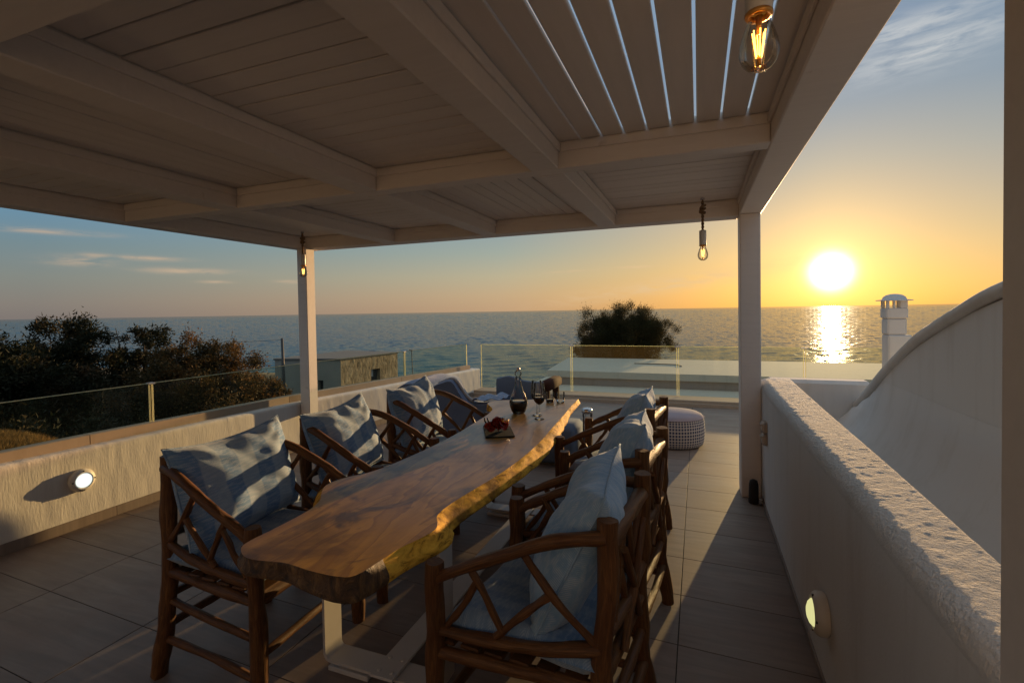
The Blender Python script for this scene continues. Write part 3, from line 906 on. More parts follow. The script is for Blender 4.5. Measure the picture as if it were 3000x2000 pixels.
# chimney
ch = thing('chimney', 'square white chimney with domed cap beside the vaulted roof', 'chimney', (1.755, 5.70, .8))
m2 = MB(); m2.span((1.684, 5.60, -.3), (1.87, 5.79, 1.264), .012); part('chimney_base', m2, 'plaster_smooth', ch, loc=L(ch))
m2 = MB(); m2.span((1.678, 5.61, 1.264), (1.832, 5.78, 1.42), .012); part('chimney_shaft', m2, 'plaster_smooth', ch, loc=L(ch))
m2 = MB(); m2.span((1.670, 5.602, 1.42), (1.840, 5.788, 1.52), .010); part('chimney_collar', m2, 'plaster_smooth', ch, loc=L(ch))
m2 = MB()
for (a, b, c, d_) in ((1.674, 1.694, 5.606, 5.64), (1.724, 1.742, 5.606, 5.64), (1.778, 1.836, 5.606, 5.64), (1.674, 1.700, 5.75, 5.784), (1.800, 1.836, 5.75, 5.784)):
    m2 = MB(); m2.span((a, c, 1.52), (b, d_, 1.592), .003)
    part('cap_pillar', m2, 'plaster_smooth', ch, loc=L(ch))
m2 = MB(); m2.lathe([(.145, 1.588), (.145, 1.595), (.098, 1.601), (.088, 1.625), (.065, 1.643), (.03, 1.653), (0.0, 1.655)], 28, (1.757, 5.695, 0)); part('chimney_cap', m2, 'plaster_smooth', ch, True, loc=L(ch))

# ---- neighbouring roofs beyond the fence
m2 = MB(); m2.span((-6.2, 8.66, -3.4), (9, 15.62, -.90)); m2.span((-4.74, 8.70, -.898), (-4.50, 15.62, -.64), .01)
nb = part('lower_roof', m2, 'roof_render', None); tag(nb, 'flat grey rendered roof just below the terrace glass fence', 'roof')
for k in range(1):
    pass
up2 = thing('upper_roof', 'larger flat roof with pale fascia seen through the glass fence', 'roof', (1, 18, -.9))
m2 = MB(); m2.add([(-4.70, 15.74, -3.4), (9, 15.74, -3.4), (9, 20.0, -3.4), (-5.06, 20.0, -3.4), (-4.70, 15.74, -.655), (9, 15.74, -.655), (9, 20.0, -.655), (-5.06, 20.0, -.655)],
                  [(0, 1, 5, 4), (1, 2, 6, 5), (2, 3, 7, 6), (3, 0, 4, 7), (4, 5, 6, 7)])
part('wall', m2, 'house_render', up2, loc=L(up2))
m2 = MB(); m2.add([(-4.74, 15.62, -.653), (9, 15.62, -.653), (9.06, 20.06, -.653), (-5.12, 20.06, -.653), (-4.74, 15.62, -.445), (9, 15.62, -.445), (9.06, 20.06, -.445), (-5.12, 20.06, -.445)],
                  [(0, 1, 5, 4), (1, 2, 6, 5), (2, 3, 7, 6), (3, 0, 4, 7), (4, 5, 6, 7), (3, 2, 1, 0)])
part('roof_slab', m2, 'roof_render', up2, loc=L(up2))
m2 = MB(); m2.tube([(-2.2, 18.2, -.43), (-1.1, 18.15, -.43), (-.7, 18.1, -.43), (-.55, 17.6, -.43)], .016, 6)
o = part('roof_pipe', m2, 'pole_metal', None); tag(o, 'thin dark pipe lying on the large flat roof', 'pipe')

# ---- hut to the left
hut = thing('stone_hut', 'small flat-roofed hut, half plastered and half rough stone', 'hut', (-15.3, 18, -3.2))
HA, HC, HB, HD = (-17.1, 16.0), (-14.1, 16.6), (-13.58, 20.0), (-16.9, 20.4)
ZT = -.40
def wallstrip(mbx, p, q, u0, u1, z0, z1, t_=.3):
    """a piece of wall from fraction u0 to u1 of the line p-q, thickness going inwards"""
    p, q = Vector((*p, 0)), Vector((*q, 0)); d_ = q - p; n = Vector((-d_.y, d_.x, 0)).normalized() * t_
    a, b = p + d_ * u0, p + d_ * u1
    c, e = b + n, a + n
    vs = [(v.x, v.y, z) for z in (z0, z1) for v in (a, b, c, e)]
    mbx.add(vs, [(0, 1, 5, 4), (1, 2, 6, 5), (2, 3, 7, 6), (3, 0, 4, 7), (4, 5, 6, 7), (3, 2, 1, 0)])
m2 = MB()
du0, du1 = .655, .735
wallstrip(m2, HA, HC, 0, du0, -3.4, ZT); wallstrip(m2, HA, HC, du1, .998, -3.4, ZT); wallstrip(m2, HA, HC, du0, du1, -1.25, ZT)
wallstrip(m2, HD, HA, 0, .99, -3.4, ZT); wallstrip(m2, HB, HD, .01, .99, -3.4, ZT)
part('plastered_wall', m2, 'hut_render', hut, loc=L(hut))
m2 = MB(); wallstrip(m2, (HA[0], HA[1] + .16), (HC[0], HC[1] + .16), du0, du1, -3.4, -1.25, .04); part('door', m2, 'window_dark', hut, loc=L(hut))
m2 = MB()
wa, wb = .50, .66
wallstrip(m2, HC, HB, 0, wa, -3.4, ZT + .001); wallstrip(m2, HC, HB, wb, 1, -3.4, ZT + .001); wallstrip(m2, HC, HB, wa, wb, -.98, ZT + .001); wallstrip(m2, HC, HB, wa, wb, -3.4, -1.50)
part('stone_wall', m2, 'hut_stone', hut, loc=L(hut))
m2 = MB(); wallstrip(m2, (HC[0] - .2, HC[1]), (HB[0] - .2, HB[1]), wa - .01, wb + .01, -1.50, -.98, .04); wn = part('window', m2, 'window_dark', hut, loc=L(hut))
m2 = MB(); wallstrip(m2, (HC[0] - .15, HC[1]), (HB[0] - .15, HB[1]), wa + .01, wa + .08, -1.32, -1.0, .03); part('pane', m2, 'light_piping', wn)
m2 = MB(); pz = [HA, HC, HB, HD]; cx_ = sum(p[0] for p in pz) / 4; cy_ = sum(p[1] for p in pz) / 4
m2.prism([(cx_ + (x - cx_) * 1.02, cy_ + (y - cy_) * 1.02) for x, y in pz], ZT + .004, ZT + .075)
part('roof', m2, 'hut_roof_concrete', hut, loc=L(hut))

# poles near the hut
def pole(loc, h, r, label, head=False):
    m2 = MB(); m2.tube([(0, 0, 0), (.02, 0, h * .5), (-.03, 0, h)], [r, r, r * .9], 8)
    o = thing('pole', label, 'pole', loc)
    part('shaft', m2, 'pole_metal', o, True)
    if head:
        m3 = MB(); m3.box((-.05, 0, h + .01), (.14, .06, .035), .01); part('head', m3, 'pole_metal', o)
    return o
def dirpt(azd, dist): return (math.sin(rad(azd)) * dist, math.cos(rad(azd)) * dist)
px, py = dirpt(-46.1, 21.5); pole((px, py, -3.2), 3.82, .055, 'thin black pole standing by the left end of the hut')
px2, py2 = dirpt(-52.0, 23.0)
m2 = MB(); m2.tube([(px, py, .56), ((px + px2) / 2, (py + py2) / 2, .50), (px2, py2, .52)], .006, 4); o = part('wire', m2, 'pole_metal', None); tag(o, 'thin wire strung from the black pole to the trees', 'wire')
px, py = dirpt(-32.5, 17.0); pole((px, py, -3.2), 3.46, .017, 'slim dark lamp pole between the hut and the sea', True)

# ================================================================= VEGETATION
def leafcloud(centers, radii, count, size, seed, aspect=3.0, hollow=.55, droop=.0, lumps=22, upright=0.0):
    """many small leaf triangles in lumpy shells; returns (verts, tris)"""
    rs = np.random.RandomState(seed)
    cs = np.array(centers, float); rd = np.array(radii, float)
    wgt = rd.prod(axis=1) ** (2 / 3); wgt /= wgt.sum()
    # clump centres in shells of the ellipsoids
    nc = lumps * len(cs)
    ci = rs.choice(len(cs), nc, p=wgt)
    dv = rs.normal(size=(nc, 3)); dv /= np.linalg.norm(dv, axis=1)[:, None]
    rr_ = hollow + (1.02 - hollow) * rs.rand(nc, 1) ** .7
    clump = cs[ci] + dv * rd[ci] * rr_
    csz = rd[ci].mean(axis=1) * rs.uniform(.16, .34, nc)
    k = rs.choice(nc, count, p=csz ** 2 / (csz ** 2).sum())
    off = rs.normal(size=(count, 3)) * .42
    pos = clump[k] + off * csz[k][:, None]
    # leaf direction: outward + random
    out = pos - cs[ci[k]]; out /= np.linalg.norm(out, axis=1)[:, None] + 1e-6
    dr = out * .9 + rs.normal(size=(count, 3)) * .7 + np.array([0, 0, upright - droop]); dr /= np.linalg.norm(dr, axis=1)[:, None]
    sd = np.cross(dr, rs.normal(size=(count, 3))); sd /= np.linalg.norm(sd, axis=1)[:, None]
    ln = size * rs.uniform(.6, 1.4, (count, 1))
    a = pos - sd * ln / aspect / 2; b = pos + sd * ln / aspect / 2; c = pos + dr * ln
    V = np.stack([a, b, c], 1).reshape(-1, 3)
    return V
def tri_mesh(name, V, m_):
    n = len(V) // 3
    me = bpy.data.meshes.new(name)
    me.vertices.add(len(V)); me.vertices.foreach_set('co', V.astype(np.float32).ravel())
    me.loops.add(len(V)); me.loops.foreach_set('vertex_index', np.arange(len(V), dtype=np.int32))
    me.polygons.add(n); me.polygons.foreach_set('loop_start', np.arange(0, len(V), 3, dtype=np.int32))
    me.polygons.foreach_set('loop_total', np.full(n, 3, dtype=np.int32))
    me.materials.append(MATS[m_]); me.update(calc_edges=True); me.validate()
    return me
def tree(name, base, crowns, m_, count, size, seed, label, cat='tree', aspect=3.0, hollow=.5, lumps=22, limbs=7, trunk_r=.12, upright=0.0, group=None, twigs=0):
    t = thing(name, label, cat, base, group=group)
    cen = [c[:3] for c in crowns]; rd_ = [c[3:] for c in crowns]
    V = leafcloud(cen, rd_, count, size, seed, aspect, hollow, 0, lumps, upright)
    link('crown', tri_mesh('crown', V - np.array(base), m_), t)
    rs = random.Random(seed)
    mb = MB()
    b0 = Vector((0, 0, 0)); top = Vector(cen[0]) - Vector(base)
    mid = Vector((top.x * .3, top.y * .3, top.z * .4))
    mb.tube([b0, mid * .5, mid], [trunk_r, trunk_r * .8, trunk_r * .65], 8, .15, seed)
    for q in range(limbs):
        c = crowns[q % len(crowns)]
        e = Vector((c[0] + rs.uniform(-.8, .8) * c[3], c[1] + rs.uniform(-.8, .8) * c[4], c[2] + rs.uniform(-.1, .85) * c[5])) - Vector(base)
        m_2 = mid.lerp(e, .5) + Vector((rs.uniform(-.2, .2), rs.uniform(-.2, .2), rs.uniform(-.05, .3)))
        mb.tube([mid * .9, m_2, e], [trunk_r * .5, trunk_r * .3, trunk_r * .08], 5)
    for q in range(twigs):
        c = crowns[q % len(crowns)]
        a_ = rs.uniform(0, 6.28)
        s0 = Vector((c[0] + math.cos(a_) * c[3] * .5, c[1] + math.sin(a_) * c[4] * .5, c[2] + c[5] * .75)) - Vector(base)
        mb.tube([s0, s0 + Vector((rs.uniform(-.3, .3), 0, rs.uniform(.3, .55)))], [.012, .004], 4)
    part('trunk', mb, 'bark', t, True)
    return t
def at(azd, dist, z): x, y = dirpt(azd, dist); return (x, y, z)
def crown(azd, dist, z, rx, ry, rz): x, y = dirpt(azd, dist); return (x, y, z, rx, ry, rz)

# tamarisk behind the flat roof
tree('tamarisk_tree', (-3.2, 22.0, -3.3), [(-3.75, 22, .55, 1.25, 1.1, 1.25), (-2.55, 22, .60, 1.10, 1.1, 1.28), (-4.70, 22, .00, .85, 1.0, .85), (-1.70, 22, .25, .85, .9, .95), (-3.15, 22, .15, 1.7, 1.2, 1.2), (-3.2, 22, -.7, 2.1, 1.2, .9)],
     'tamarisk_leaf', 260000, .080, 21, 'round feathery tamarisk against the sunset behind the flat roof', aspect=5.0, hollow=.05, lumps=70, limbs=12, upright=.6, twigs=0)

# trees on the left, each its own
G1, G2 = 'dark trees beyond the left fence', 'bushes beyond the left fence'
tree('acacia_tree', at(-67.5, 17, -3.3), [crown(-68.6, 17, .45, 1.2, 1.2, .95), crown(-67.6, 17, -.1, 1.4, 1.2, 1.0), crown(-66.4, 17, -.55, 1.5, 1.6, 1.2), crown(-66.5, 16.6, -2.2, 2.4, 1.4, 1.3)], 'acacia_leaf', 70000, .095, 31, 'dark open-crowned tree at the left edge of the view', aspect=2.4, hollow=.2, lumps=34, group=G1)
tree('acacia_tree', at(-63, 18.5, -3.3), [crown(-63.8, 18.5, .62, 1.15, 1.1, .95), crown(-65.6, 18.5, -.1, 1.25, 1.2, .95), crown(-61.4, 18.2, -.05, 1.25, 1.1, 1.05), crown(-62.5, 17.5, -1.5, 3.0, 1.5, 1.3), crown(-62.5, 17.0, -2.6, 3.2, 1.5, 1.2)], 'acacia_leaf', 150000, .095, 32,
     'tallest dark tree left of the gap with thin sky showing through', aspect=2.4, hollow=.2, lumps=40, twigs=4, group=G1)
tree('acacia_tree', at(-58, 18.2, -3.3), [crown(-58.5, 18.2, .66, .85, .8, .78), crown(-57.6, 18.2, .0, 1.1, 1.0, .75), crown(-59.2, 17.8, -.75, 1.3, 1.2, .95), crown(-57.8, 17.2, -1.6, 2.1, 1.3, 1.2), crown(-57.8, 16.8, -2.7, 2.3, 1.3, 1.1)], 'acacia_leaf', 110000, .09, 33,
     'narrow dark tree with flat bushy top between two bigger trees', aspect=2.4, hollow=.2, lumps=34, group=G1)
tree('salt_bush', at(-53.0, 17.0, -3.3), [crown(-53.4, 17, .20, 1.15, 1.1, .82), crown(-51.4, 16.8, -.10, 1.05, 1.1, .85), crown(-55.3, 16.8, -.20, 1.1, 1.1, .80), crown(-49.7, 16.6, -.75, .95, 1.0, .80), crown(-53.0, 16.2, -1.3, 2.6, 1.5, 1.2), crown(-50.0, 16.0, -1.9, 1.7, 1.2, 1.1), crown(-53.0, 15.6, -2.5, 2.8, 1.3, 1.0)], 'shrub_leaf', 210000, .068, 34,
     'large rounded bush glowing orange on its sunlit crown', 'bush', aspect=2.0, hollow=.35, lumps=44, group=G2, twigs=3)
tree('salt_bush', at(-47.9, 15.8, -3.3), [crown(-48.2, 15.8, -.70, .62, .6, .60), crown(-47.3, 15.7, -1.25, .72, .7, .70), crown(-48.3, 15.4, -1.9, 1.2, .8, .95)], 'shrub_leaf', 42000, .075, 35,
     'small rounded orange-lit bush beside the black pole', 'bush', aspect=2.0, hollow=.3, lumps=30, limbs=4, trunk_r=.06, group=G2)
tree('salt_bush', at(-62, 13.5, -3.3), [crown(-62.5, 13.5, -1.75, 2.0, 1.2, 1.0), crown(-57.5, 13.6, -1.9, 1.7, 1.2, 1.0), crown(-67, 13.5, -1.6, 1.8, 1.2, 1.0)], 'acacia_leaf', 60000, .10, 36,
     'wide black mass of low bush in front of the left trees', 'bush', aspect=2.2, hollow=.3, limbs=6, lumps=34, group=G2)
tree('salt_bush', at(-52, 12.8, -3.3), [crown(-53, 12.8, -2.1, 1.5, 1.1, 1.0), crown(-48.6, 13.0, -2.2, 1.3, 1.0, .95)], 'acacia_leaf', 40000, .09, 37,
     'low dark bush seen through the glass below the orange bush', 'bush', aspect=2.2, hollow=.3, limbs=5, lumps=30, group=G2)

# dry grass mound seen through the left fence, and rough grass round it
def grass(name, cen, rx, ry, rz, count, hgt, seed, dome=True):
    rs = np.random.RandomState(seed)
    a = rs.rand(count) * 6.283; r = np.sqrt(rs.rand(count))
    x = np.cos(a) * r; y = np.sin(a) * r
    z = np.sqrt(np.maximum(0, 1 - r ** 2)) * rz if dome else np.zeros(count)
    pos = np.stack([cen[0] + x * rx, cen[1] + y * ry, cen[2] + z], 1)
    dr = np.stack([x * .5 + rs.normal(size=count) * .35, y * .5 + rs.normal(size=count) * .35, np.ones(count)], 1); dr /= np.linalg.norm(dr, axis=1)[:, None]
    sd = np.stack([rs.normal(size=count), rs.normal(size=count), np.zeros(count)], 1); sd /= np.linalg.norm(sd, axis=1)[:, None]
    ln = hgt * rs.uniform(.5, 1.3, (count, 1))
    V = np.stack([pos - sd * .008, pos + sd * .008, pos + dr * ln], 1).reshape(-1, 3)
    o = link(name, tri_mesh(name, V, 'dry_grass'))
    return o
mx, my = dirpt(-69.5, 12.3)
m2 = MB(); P = np.zeros((25, 13, 3))
for i in range(25):
    for j in range(13):
        a = i / 24 * 6.2832; r = j / 12
        P[i, j] = (mx + math.cos(a) * r * 2.3, my + math.sin(a) * r * 2.3, -3.35 + 2.85 * math.sqrt(max(0, 1 - r * r)))
m2.grid(P)
md = part('mound', m2, 'dry_ground', None, True); tag(md, kind='structure')
g_ = grass('dry_grass', (mx, my, -3.35), 2.3, 2.3, 2.85, 90000, .17, 51); tag(g_, kind='stuff')
g2 = grass('rough_grass', (-11.0, 9.6, -3.25), 7.5, 6.0, 0, 60000, .28, 52, False); tag(g2, kind='stuff')
for k, (azd, dist, s) in enumerate([(-53, 10.2, .5), (-49.5, 11.0, .35)]):
    x, y = dirpt(azd, dist)
    m2 = MB(); m2.lathe([(0, -.3), (s * .8, -.2), (s, .1), (s * .8, s * .5), (s * .35, s * .8), (0, s * .85)], 12, sx=1.3)
    for i, v in enumerate(m2.v): m2.v[i] = tuple(np.array(v) * (1 + .18 * float(vnoise(v[0] * 3 + k, v[1] * 3 + v[2] * 2, 60 + k))))
    o = part('rock', m2, 'roof_render', None, 40, loc=(x, y, -3.2)); tag(o, ['grey boulder lying in the dark grass below the left fence', 'smaller grey stone beyond the boulder in the dark grass'][k], 'rock', 'stones in the grass')

# ================================================================= PERGOLA
pg = thing('pergola', 'white painted timber pergola with boarded roof over the dining table', 'pergola', (-1.9, 2.6, 0))
ZB, ZC, ZTOP = 2.304, 2.442, 2.482
bx_ = [(-4.397, -4.242), (-3.175, -3.023), (-2.005, -1.852), (-.845, -.690), (.317, .480)]
by_ = [(-1.20, -1.05), (.62, .775), (2.543, 2.652), (4.450, 4.640)]
for i, (a, b) in enumerate(bx_):
    # long beams: outer ones full length, inner ones run between the cross beams
    if i in (0, 4):
        m2 = MB(); m2.span((a, -1.6, ZB), (b, 4.64, ZTOP), .006); part('beam', m2, 'painted_wood', pg, loc=L(pg))
    else:
        seg = [(-1.05, .62), (.775, 2.543), (2.652, 4.450)]
        for (p, q) in seg:
            m2 = MB(); m2.span((a, p + .0005, ZB + .001), (b, q - .0005, ZTOP - .01), .005); part('beam', m2, 'painted_wood', pg, loc=L(pg))
for j, (p, q) in enumerate(by_):
    m2 = MB(); m2.span((-4.2415, p, ZB + .0015), (.3165, q, ZTOP - .004), .005); part('cross_beam', m2, 'painted_wood', pg, loc=L(pg))
# ledger strips and planks in every bay
colx = [(-4.242, -3.175), (-3.023, -2.005), (-1.852, -.845), (-.690, .317)]
rowy = [(-1.05, .62), (.775, 2.543), (2.652, 4.450)]
orient = {(0, 0): 'y', (0, 1): 'x', (0, 2): 'y', (0, 3): 'x', (1, 0): 'x', (1, 1): 'y', (1, 2): 'x', (1, 3): 'g', (2, 0): 'y', (2, 1): 'x', (2, 2): 'y', (2, 3): 'x'}
def planks(a0, a1, w_, gap, lo, hi, along, zc, g0=0.0):
    out = []; p = a0 + g0
    while p < a1 - .02:
        e = min(p + w_, a1 - .002)
        jz = R.uniform(-.0015, .0015)
        m2 = MB(); ln = hi - lo - .004
        hw_, hl_ = (e - p) / 2, ln / 2
        sz = (ln, e - p, .022) if along == 'x' else (ln, e - p, .022)
        m2.box((0, 0, 0), (ln, e - p, .022), .003)
        o = link('plank', m2.mesh('plank', 'painted_wood'), pg)
        c_ = ((lo + hi) / 2, (p + e) / 2, zc + .011 + jz) if along == 'x' else ((p + e) / 2, (lo + hi) / 2, zc + .011 + jz)
        o.location = (c_[0] - pg.location.x, c_[1] - pg.location.y, c_[2])
        o.rotation_euler = (R.uniform(-.006, .006), 0, 0 if along == 'x' else math.pi / 2)
        p = p + w_ + gap
for r, (y0, y1) in enumerate(rowy):
    for c, (x0, x1) in enumerate(colx):
        for (a, b) in (((x0 + .0006, y0 + .0006), (x0 + .013, y1 - .0006)), ((x1 - .013, y0 + .0006), (x1 - .0006, y1 - .0006)), ((x0 + .014, y0 + .0006), (x1 - .014, y0 + .013)), ((x0 + .014, y1 - .013), (x1 - .014, y1 - .0006))):
            m2 = MB(); m2.span((a[0], a[1], ZC - .052), (b[0], b[1], ZC - .009), .002)
            part('ledger_strip', m2, 'painted_wood', pg, loc=L(pg))
        k = orient[(r, c)]
        if k != 'g':
            m2 = MB(); m2.span((x0 + .001, y0 + .001, ZC + .0265), (x1 - .001, y1 - .001, ZC + .030)); part('gap_backing', m2, 'dark_metal', pg, loc=L(pg))  # dark sheet added above the boards so the gaps between them read dark
        if k == 'x': planks(y0 + .004, y1 - .004, .1060, .0065, x0, x1, 'x', ZC)
        elif k == 'y': planks(x0 + .004, x1 - .004, .0962, .0062, y0, y1, 'y', ZC)
        else:   # open bay: boards with daylight between them
            planks(x0 + .004, x0 + .120, .116, .003, y0, y1, 'y', ZC)
            planks(-.567, x1 - .004, .1022, .0108, y0, y1, 'y', ZC)
# posts
m2 = MB(); m2.span((-4.297, 4.37, .40), (-4.163, 4.505, ZB - .001), .006); part('post', m2, 'painted_wood', pg, loc=L(pg))
m2 = MB(); m2.span((.318, 4.37, .0), (.468, 4.60, ZB - .001), .006); part('post', m2, 'painted_wood', pg, loc=L(pg))
m2 = MB(); m2.span((.3195, .56, .0), (.458, .722, ZB - .001), .012); part('post', m2, 'painted_wood', pg, loc=L(pg))
# roller stop by the right post
st = thing('door_stop', 'upright dark brown rubber stop on the floor against the right post', 'door stop', (.398, 4.26, 0))
m2 = MB(); m2.lathe([(.034, 0), (.040, .01), (.036, .06), (.034, .15), (.028, .178), (.012, .188), (0, .19)], 16); part('rubber_body', m2, 'black_rubber', st, True)
m2 = MB(); m2.span((.030, -.03, .0), (.062, .02, .045), .004); part('bracket', m2, 'steel', st)

# pendants
def pendant(loc, label, small=False, ropelen=.2, coil=True):
    """loc = bottom centre of the bulb"""
    t = thing('pendant_bulb', label, 'pendant lamp', loc, rz=rad(20), group='bare filament bulbs hung on rope')
    H = .118; s = 1.0
    m2 = MB(); prof = [(0, 0), (.012, .0015), (.024, .007), (.034, .018), (.0395, .033), (.0405, .045), (.038, .062), (.031, .084), (.0235, .103), (.0175, .118)]
    m2.lathe(prof, 28); m2.f = m2.f[:len(prof[:-1]) * 28]; m2.mi = m2.mi[:len(m2.f)]
    m2.uv = {k: v for k, v in m2.uv.items() if k < len(m2.f)}
    bulb = part('glass_bulb', m2, 'bulb_glass', t, True)
    m2 = MB()
    fm = 'filament_small' if small else 'filament'
    for q in range(6):
        a = q / 6 * 6.283 + .3
        m2.tube([(math.cos(a) * .0060, math.sin(a) * .0060, .030), (math.cos(a) * .0135, math.sin(a) * .0135, .086)], .0013, 6)
    part('filament', m2, fm, bulb)
    m2 = MB(); m2.tube([(0, 0, .012), (0, 0, .034)], .0045, 8); m2.tube([(0, 0, .080), (0, 0, .118)], [.004, .008], 8); part('filament_stem', m2, 'brass', bulb, True)
    m2 = MB(); m2.lathe([(.0175, .116), (.0265, .116), (.0285, .119), (.0285, .124), (.0265, .1265), (.0175, .1265)], 24, close=True); part('brass_collar', m2, 'brass', t, True)
    m2 = MB(); m2.lathe([(.0, .1262), (.0262, .1262), (.0275, .130), (.0275, .236), (.025, .242), (.008, .245), (0, .245)], 24); part('socket', m2, 'white_plastic', t, 40)
    m2 = MB()
    zt = ZC - .02 - loc[2]
    pts1 = []
    for ph in (0, math.pi):
        m2.tube([(math.cos(ph + i * .9) * .006, math.sin(ph + i * .9) * .006, .244 + i * .008) for i in range(int((zt - .244) / .008) + 1)], .0068, 6)
    part('rope', m2, 'jute_rope', t, True)
    if coil:
        m2 = MB()
        for q in range(3):
            zz = zt - .105 + q * .024
            m2.tube([(math.cos(a) * (.020 + .004 * math.sin(3 * a + q)), math.sin(a) * .02, zz + .012 * math.sin(a + q)) for a in np.linspace(0, 6.28, 15)], .0075, 6, cap=False)
        part('rope_knot', m2, 'jute_rope', t, True)
        m2 = MB(); m2.lathe([(.0, zt - .006), (.016, zt - .004), (.016, zt + .012), (0, zt + .012)], 12); part('ceiling_hook', m2, 'steel', t)
    return t
pendant((.127, 1.20, 2.062), 'large glowing filament bulb close to the camera at top', coil=True)
pendant((.037, 4.25, 1.932), 'small filament bulb hanging from the seaward beam near right post', True)
pendant((-3.945, 4.10, 1.950), 'small filament bulb hanging in front of the left post', True)

# round wall lamps
def bulkhead(loc, nvec, emat, label):
    t = thing('wall_lamp', label, 'wall lamp', loc, group='round bulkhead lamps on the parapets')
    q = Vector(nvec).to_track_quat('Z', 'Y').to_matrix()
    m2 = MB(); m2.lathe([(.0, 0), (.080, 0), (.083, .010), (.083, .030), (.076, .042), (.060, .050), (.052, .046), (.050, .040)], 32, rot=q, sx=1.0)
    m2.f = m2.f[:7 * 32]; m2.mi = m2.mi[:len(m2.f)]; m2.uv = {k: v for k, v in m2.uv.items() if k < len(m2.f)}
    part('ring', m2, 'lamp_ring', t, 40)
    m2 = MB(); m2.lathe([(.052, .038), (.050, .050), (.040, .060), (.022, .067), (0, .069)], 28, rot=q); part('diffuser', m2, emat, t, True)
    m2 = MB()
    for a in (0, 1.571, 3.142, 4.712): 
        c = q @ Vector((math.cos(a) * .070, math.sin(a) * .070, .046)); m2.lathe([(0, -.003), (.005, -.003), (.005, .003), (0, .004)], 8, c, rot=q)
    part('screw', m2, 'dark_metal', t)
    return t
bulkhead((-4.300, 2.215, .352), (1, 0, 0), 'lamp_left', 'round lamp shining white on the left plaster parapet')
bulkhead((.468, 2.24, .318), (-1, 0, 0), 'lamp_right', 'round lamp glowing yellow low on the right wall')

# ================================================================= DINING TABLE
tb = thing('dining_table', 'long live-edge wooden slab table on white steel legs', 'dining table', (-1.2, 2.6, 0))
outline = [(-1.462, 1.205), (-1.40, 1.165), (-1.34, 1.160), (-1.248, 1.176), (-1.18, 1.172), (-1.131, 1.166), (-1.06, 1.164), (-1.015, 1.168), (-.984, 1.178), (-.966, 1.215), (-.955, 1.30), (-.944, 1.38), (-.915, 1.47), (-.902, 1.545), (-.925, 1.60), (-.958, 1.66), (-.960, 1.78), (-.938, 1.96), (-.914, 2.14), (-.900, 2.30),
           (-.893, 2.5), (-.895, 2.7), (-.905, 2.9), (-.922, 3.1), (-.940, 3.35), (-.962, 3.65), (-.985, 3.9), (-1.0, 4.2), (-1.02, 4.235), (-1.15, 4.20), (-1.30, 4.15), (-1.42, 4.10), (-1.553, 4.049), (-1.67, 3.99), (-1.712, 3.92), (-1.700, 3.83), (-1.655, 3.76), (-1.585, 3.66), (-1.545, 3.56), (-1.512, 3.36), (-1.490, 3.05), (-1.475, 2.85), (-1.474, 2.62), (-1.480, 2.42), (-1.499, 2.20),
           (-1.516, 2.08), (-1.548, 1.98), (-1.598, 1.90), (-1.618, 1.83), (-1.608, 1.765), (-1.562, 1.695), (-1.512, 1.632), (-1.486, 1.566), (-1.474, 1.477), (-1.474, 1.343), (-1.478, 1.26)]
# densify with a little waviness
dense = []
no = len(outline)
for i in range(no):
    p0, p1, p2, p3 = [np.array(outline[(i + q) % no]) for q in (-1, 0, 1, 2)]
    m_ = max(2, int(np.linalg.norm(p2 - p1) / .018))
    for j in range(m_):
        t = j / m_
        dense.append(.5 * ((2 * p1) + (-p0 + p2) * t + (2 * p0 - 5 * p1 + 4 * p2 - p3) * t * t + (-p0 + 3 * p1 - 3 * p2 + p3) * t ** 3))
dense = np.array(dense); nd_ = len(dense)
tan = np.roll(dense, -1, 0) - np.roll(dense, 1, 0); tan /= np.linalg.norm(tan, axis=1)[:, None]
nor = np.stack([tan[:, 1], -tan[:, 0]], 1)
if ((dense - dense.mean(0)) * nor).sum(1).mean() < 0: nor = -nor
TZ = .76
right = np.clip((dense[:, 0] + 1.15) / .15, 0, 1) * np.clip((dense[:, 1] - 1.45) / .15, 0, 1)
endm = np.clip((1.32 - dense[:, 1]) / .12, 0, 1)
arcl = np.r_[0, np.cumsum(np.linalg.norm(np.diff(dense, axis=0), axis=1))]
rings = []
# (offset outward, z) per ring
def ring(fr):
    leftend = endm * np.clip((-1.05 - dense[:, 0]) / .35, 0, 1)
    depth = .074 + .010 * endm - .040 * leftend - .022 * np.clip((dense[:, 1] - 2.4) / 1.5, 0, 1) + .012 * vnoise(arcl * 3.0, arcl * 0, 71)
    outm = (.034 + .030 * right) * (1 - .75 * endm) + .010 * vnoise(arcl * 2.2, arcl * 0 + 3, 72)
    outm = outm * np.clip((4.25 - dense[:, 1]) / 1.6, .25, 1)
    o = outm * math.sin(min(1, fr * 1.25) * math.pi / 2) * (1 if fr < .8 else 1 - (fr - .8) * 2.2)
    z = TZ - depth * fr
    j = .007 * vnoise(arcl * 9, np.full(nd_, fr * 2.2), 73) + .0025 * vnoise(arcl * 30, np.full(nd_, fr * 6), 74)
    if fr == 0: j = j * 0 ; o = o * 0
    q = dense + nor * (o + j)[:, None]
    return np.c_[q, z + j * .4]
frs = [0, .08, .2, .36, .52, .68, .84, 1.0]
RG = [ring(f) for f in frs]
m2 = MB(); m2.add(RG[0].tolist(), [tuple(range(nd_))]); m2.add((RG[-1]).tolist(), [tuple(range(nd_ - 1, -1, -1))])
me = m2.mesh('tabletop', 'table_wood')
import bmesh
bm = bmesh.new(); bm.from_mesh(me); bmesh.ops.triangulate(bm, faces=bm.faces[:], ngon_method='EAR_CLIP'); 
bm.normal_update()
for f in bm.faces:
    zc_ = f.calc_center_median().z
    if (f.normal.z > 0) != (zc_ > .74): f.normal_flip()
bm.to_mesh(me); bm.free()
link('tabletop', me, tb, L(tb))
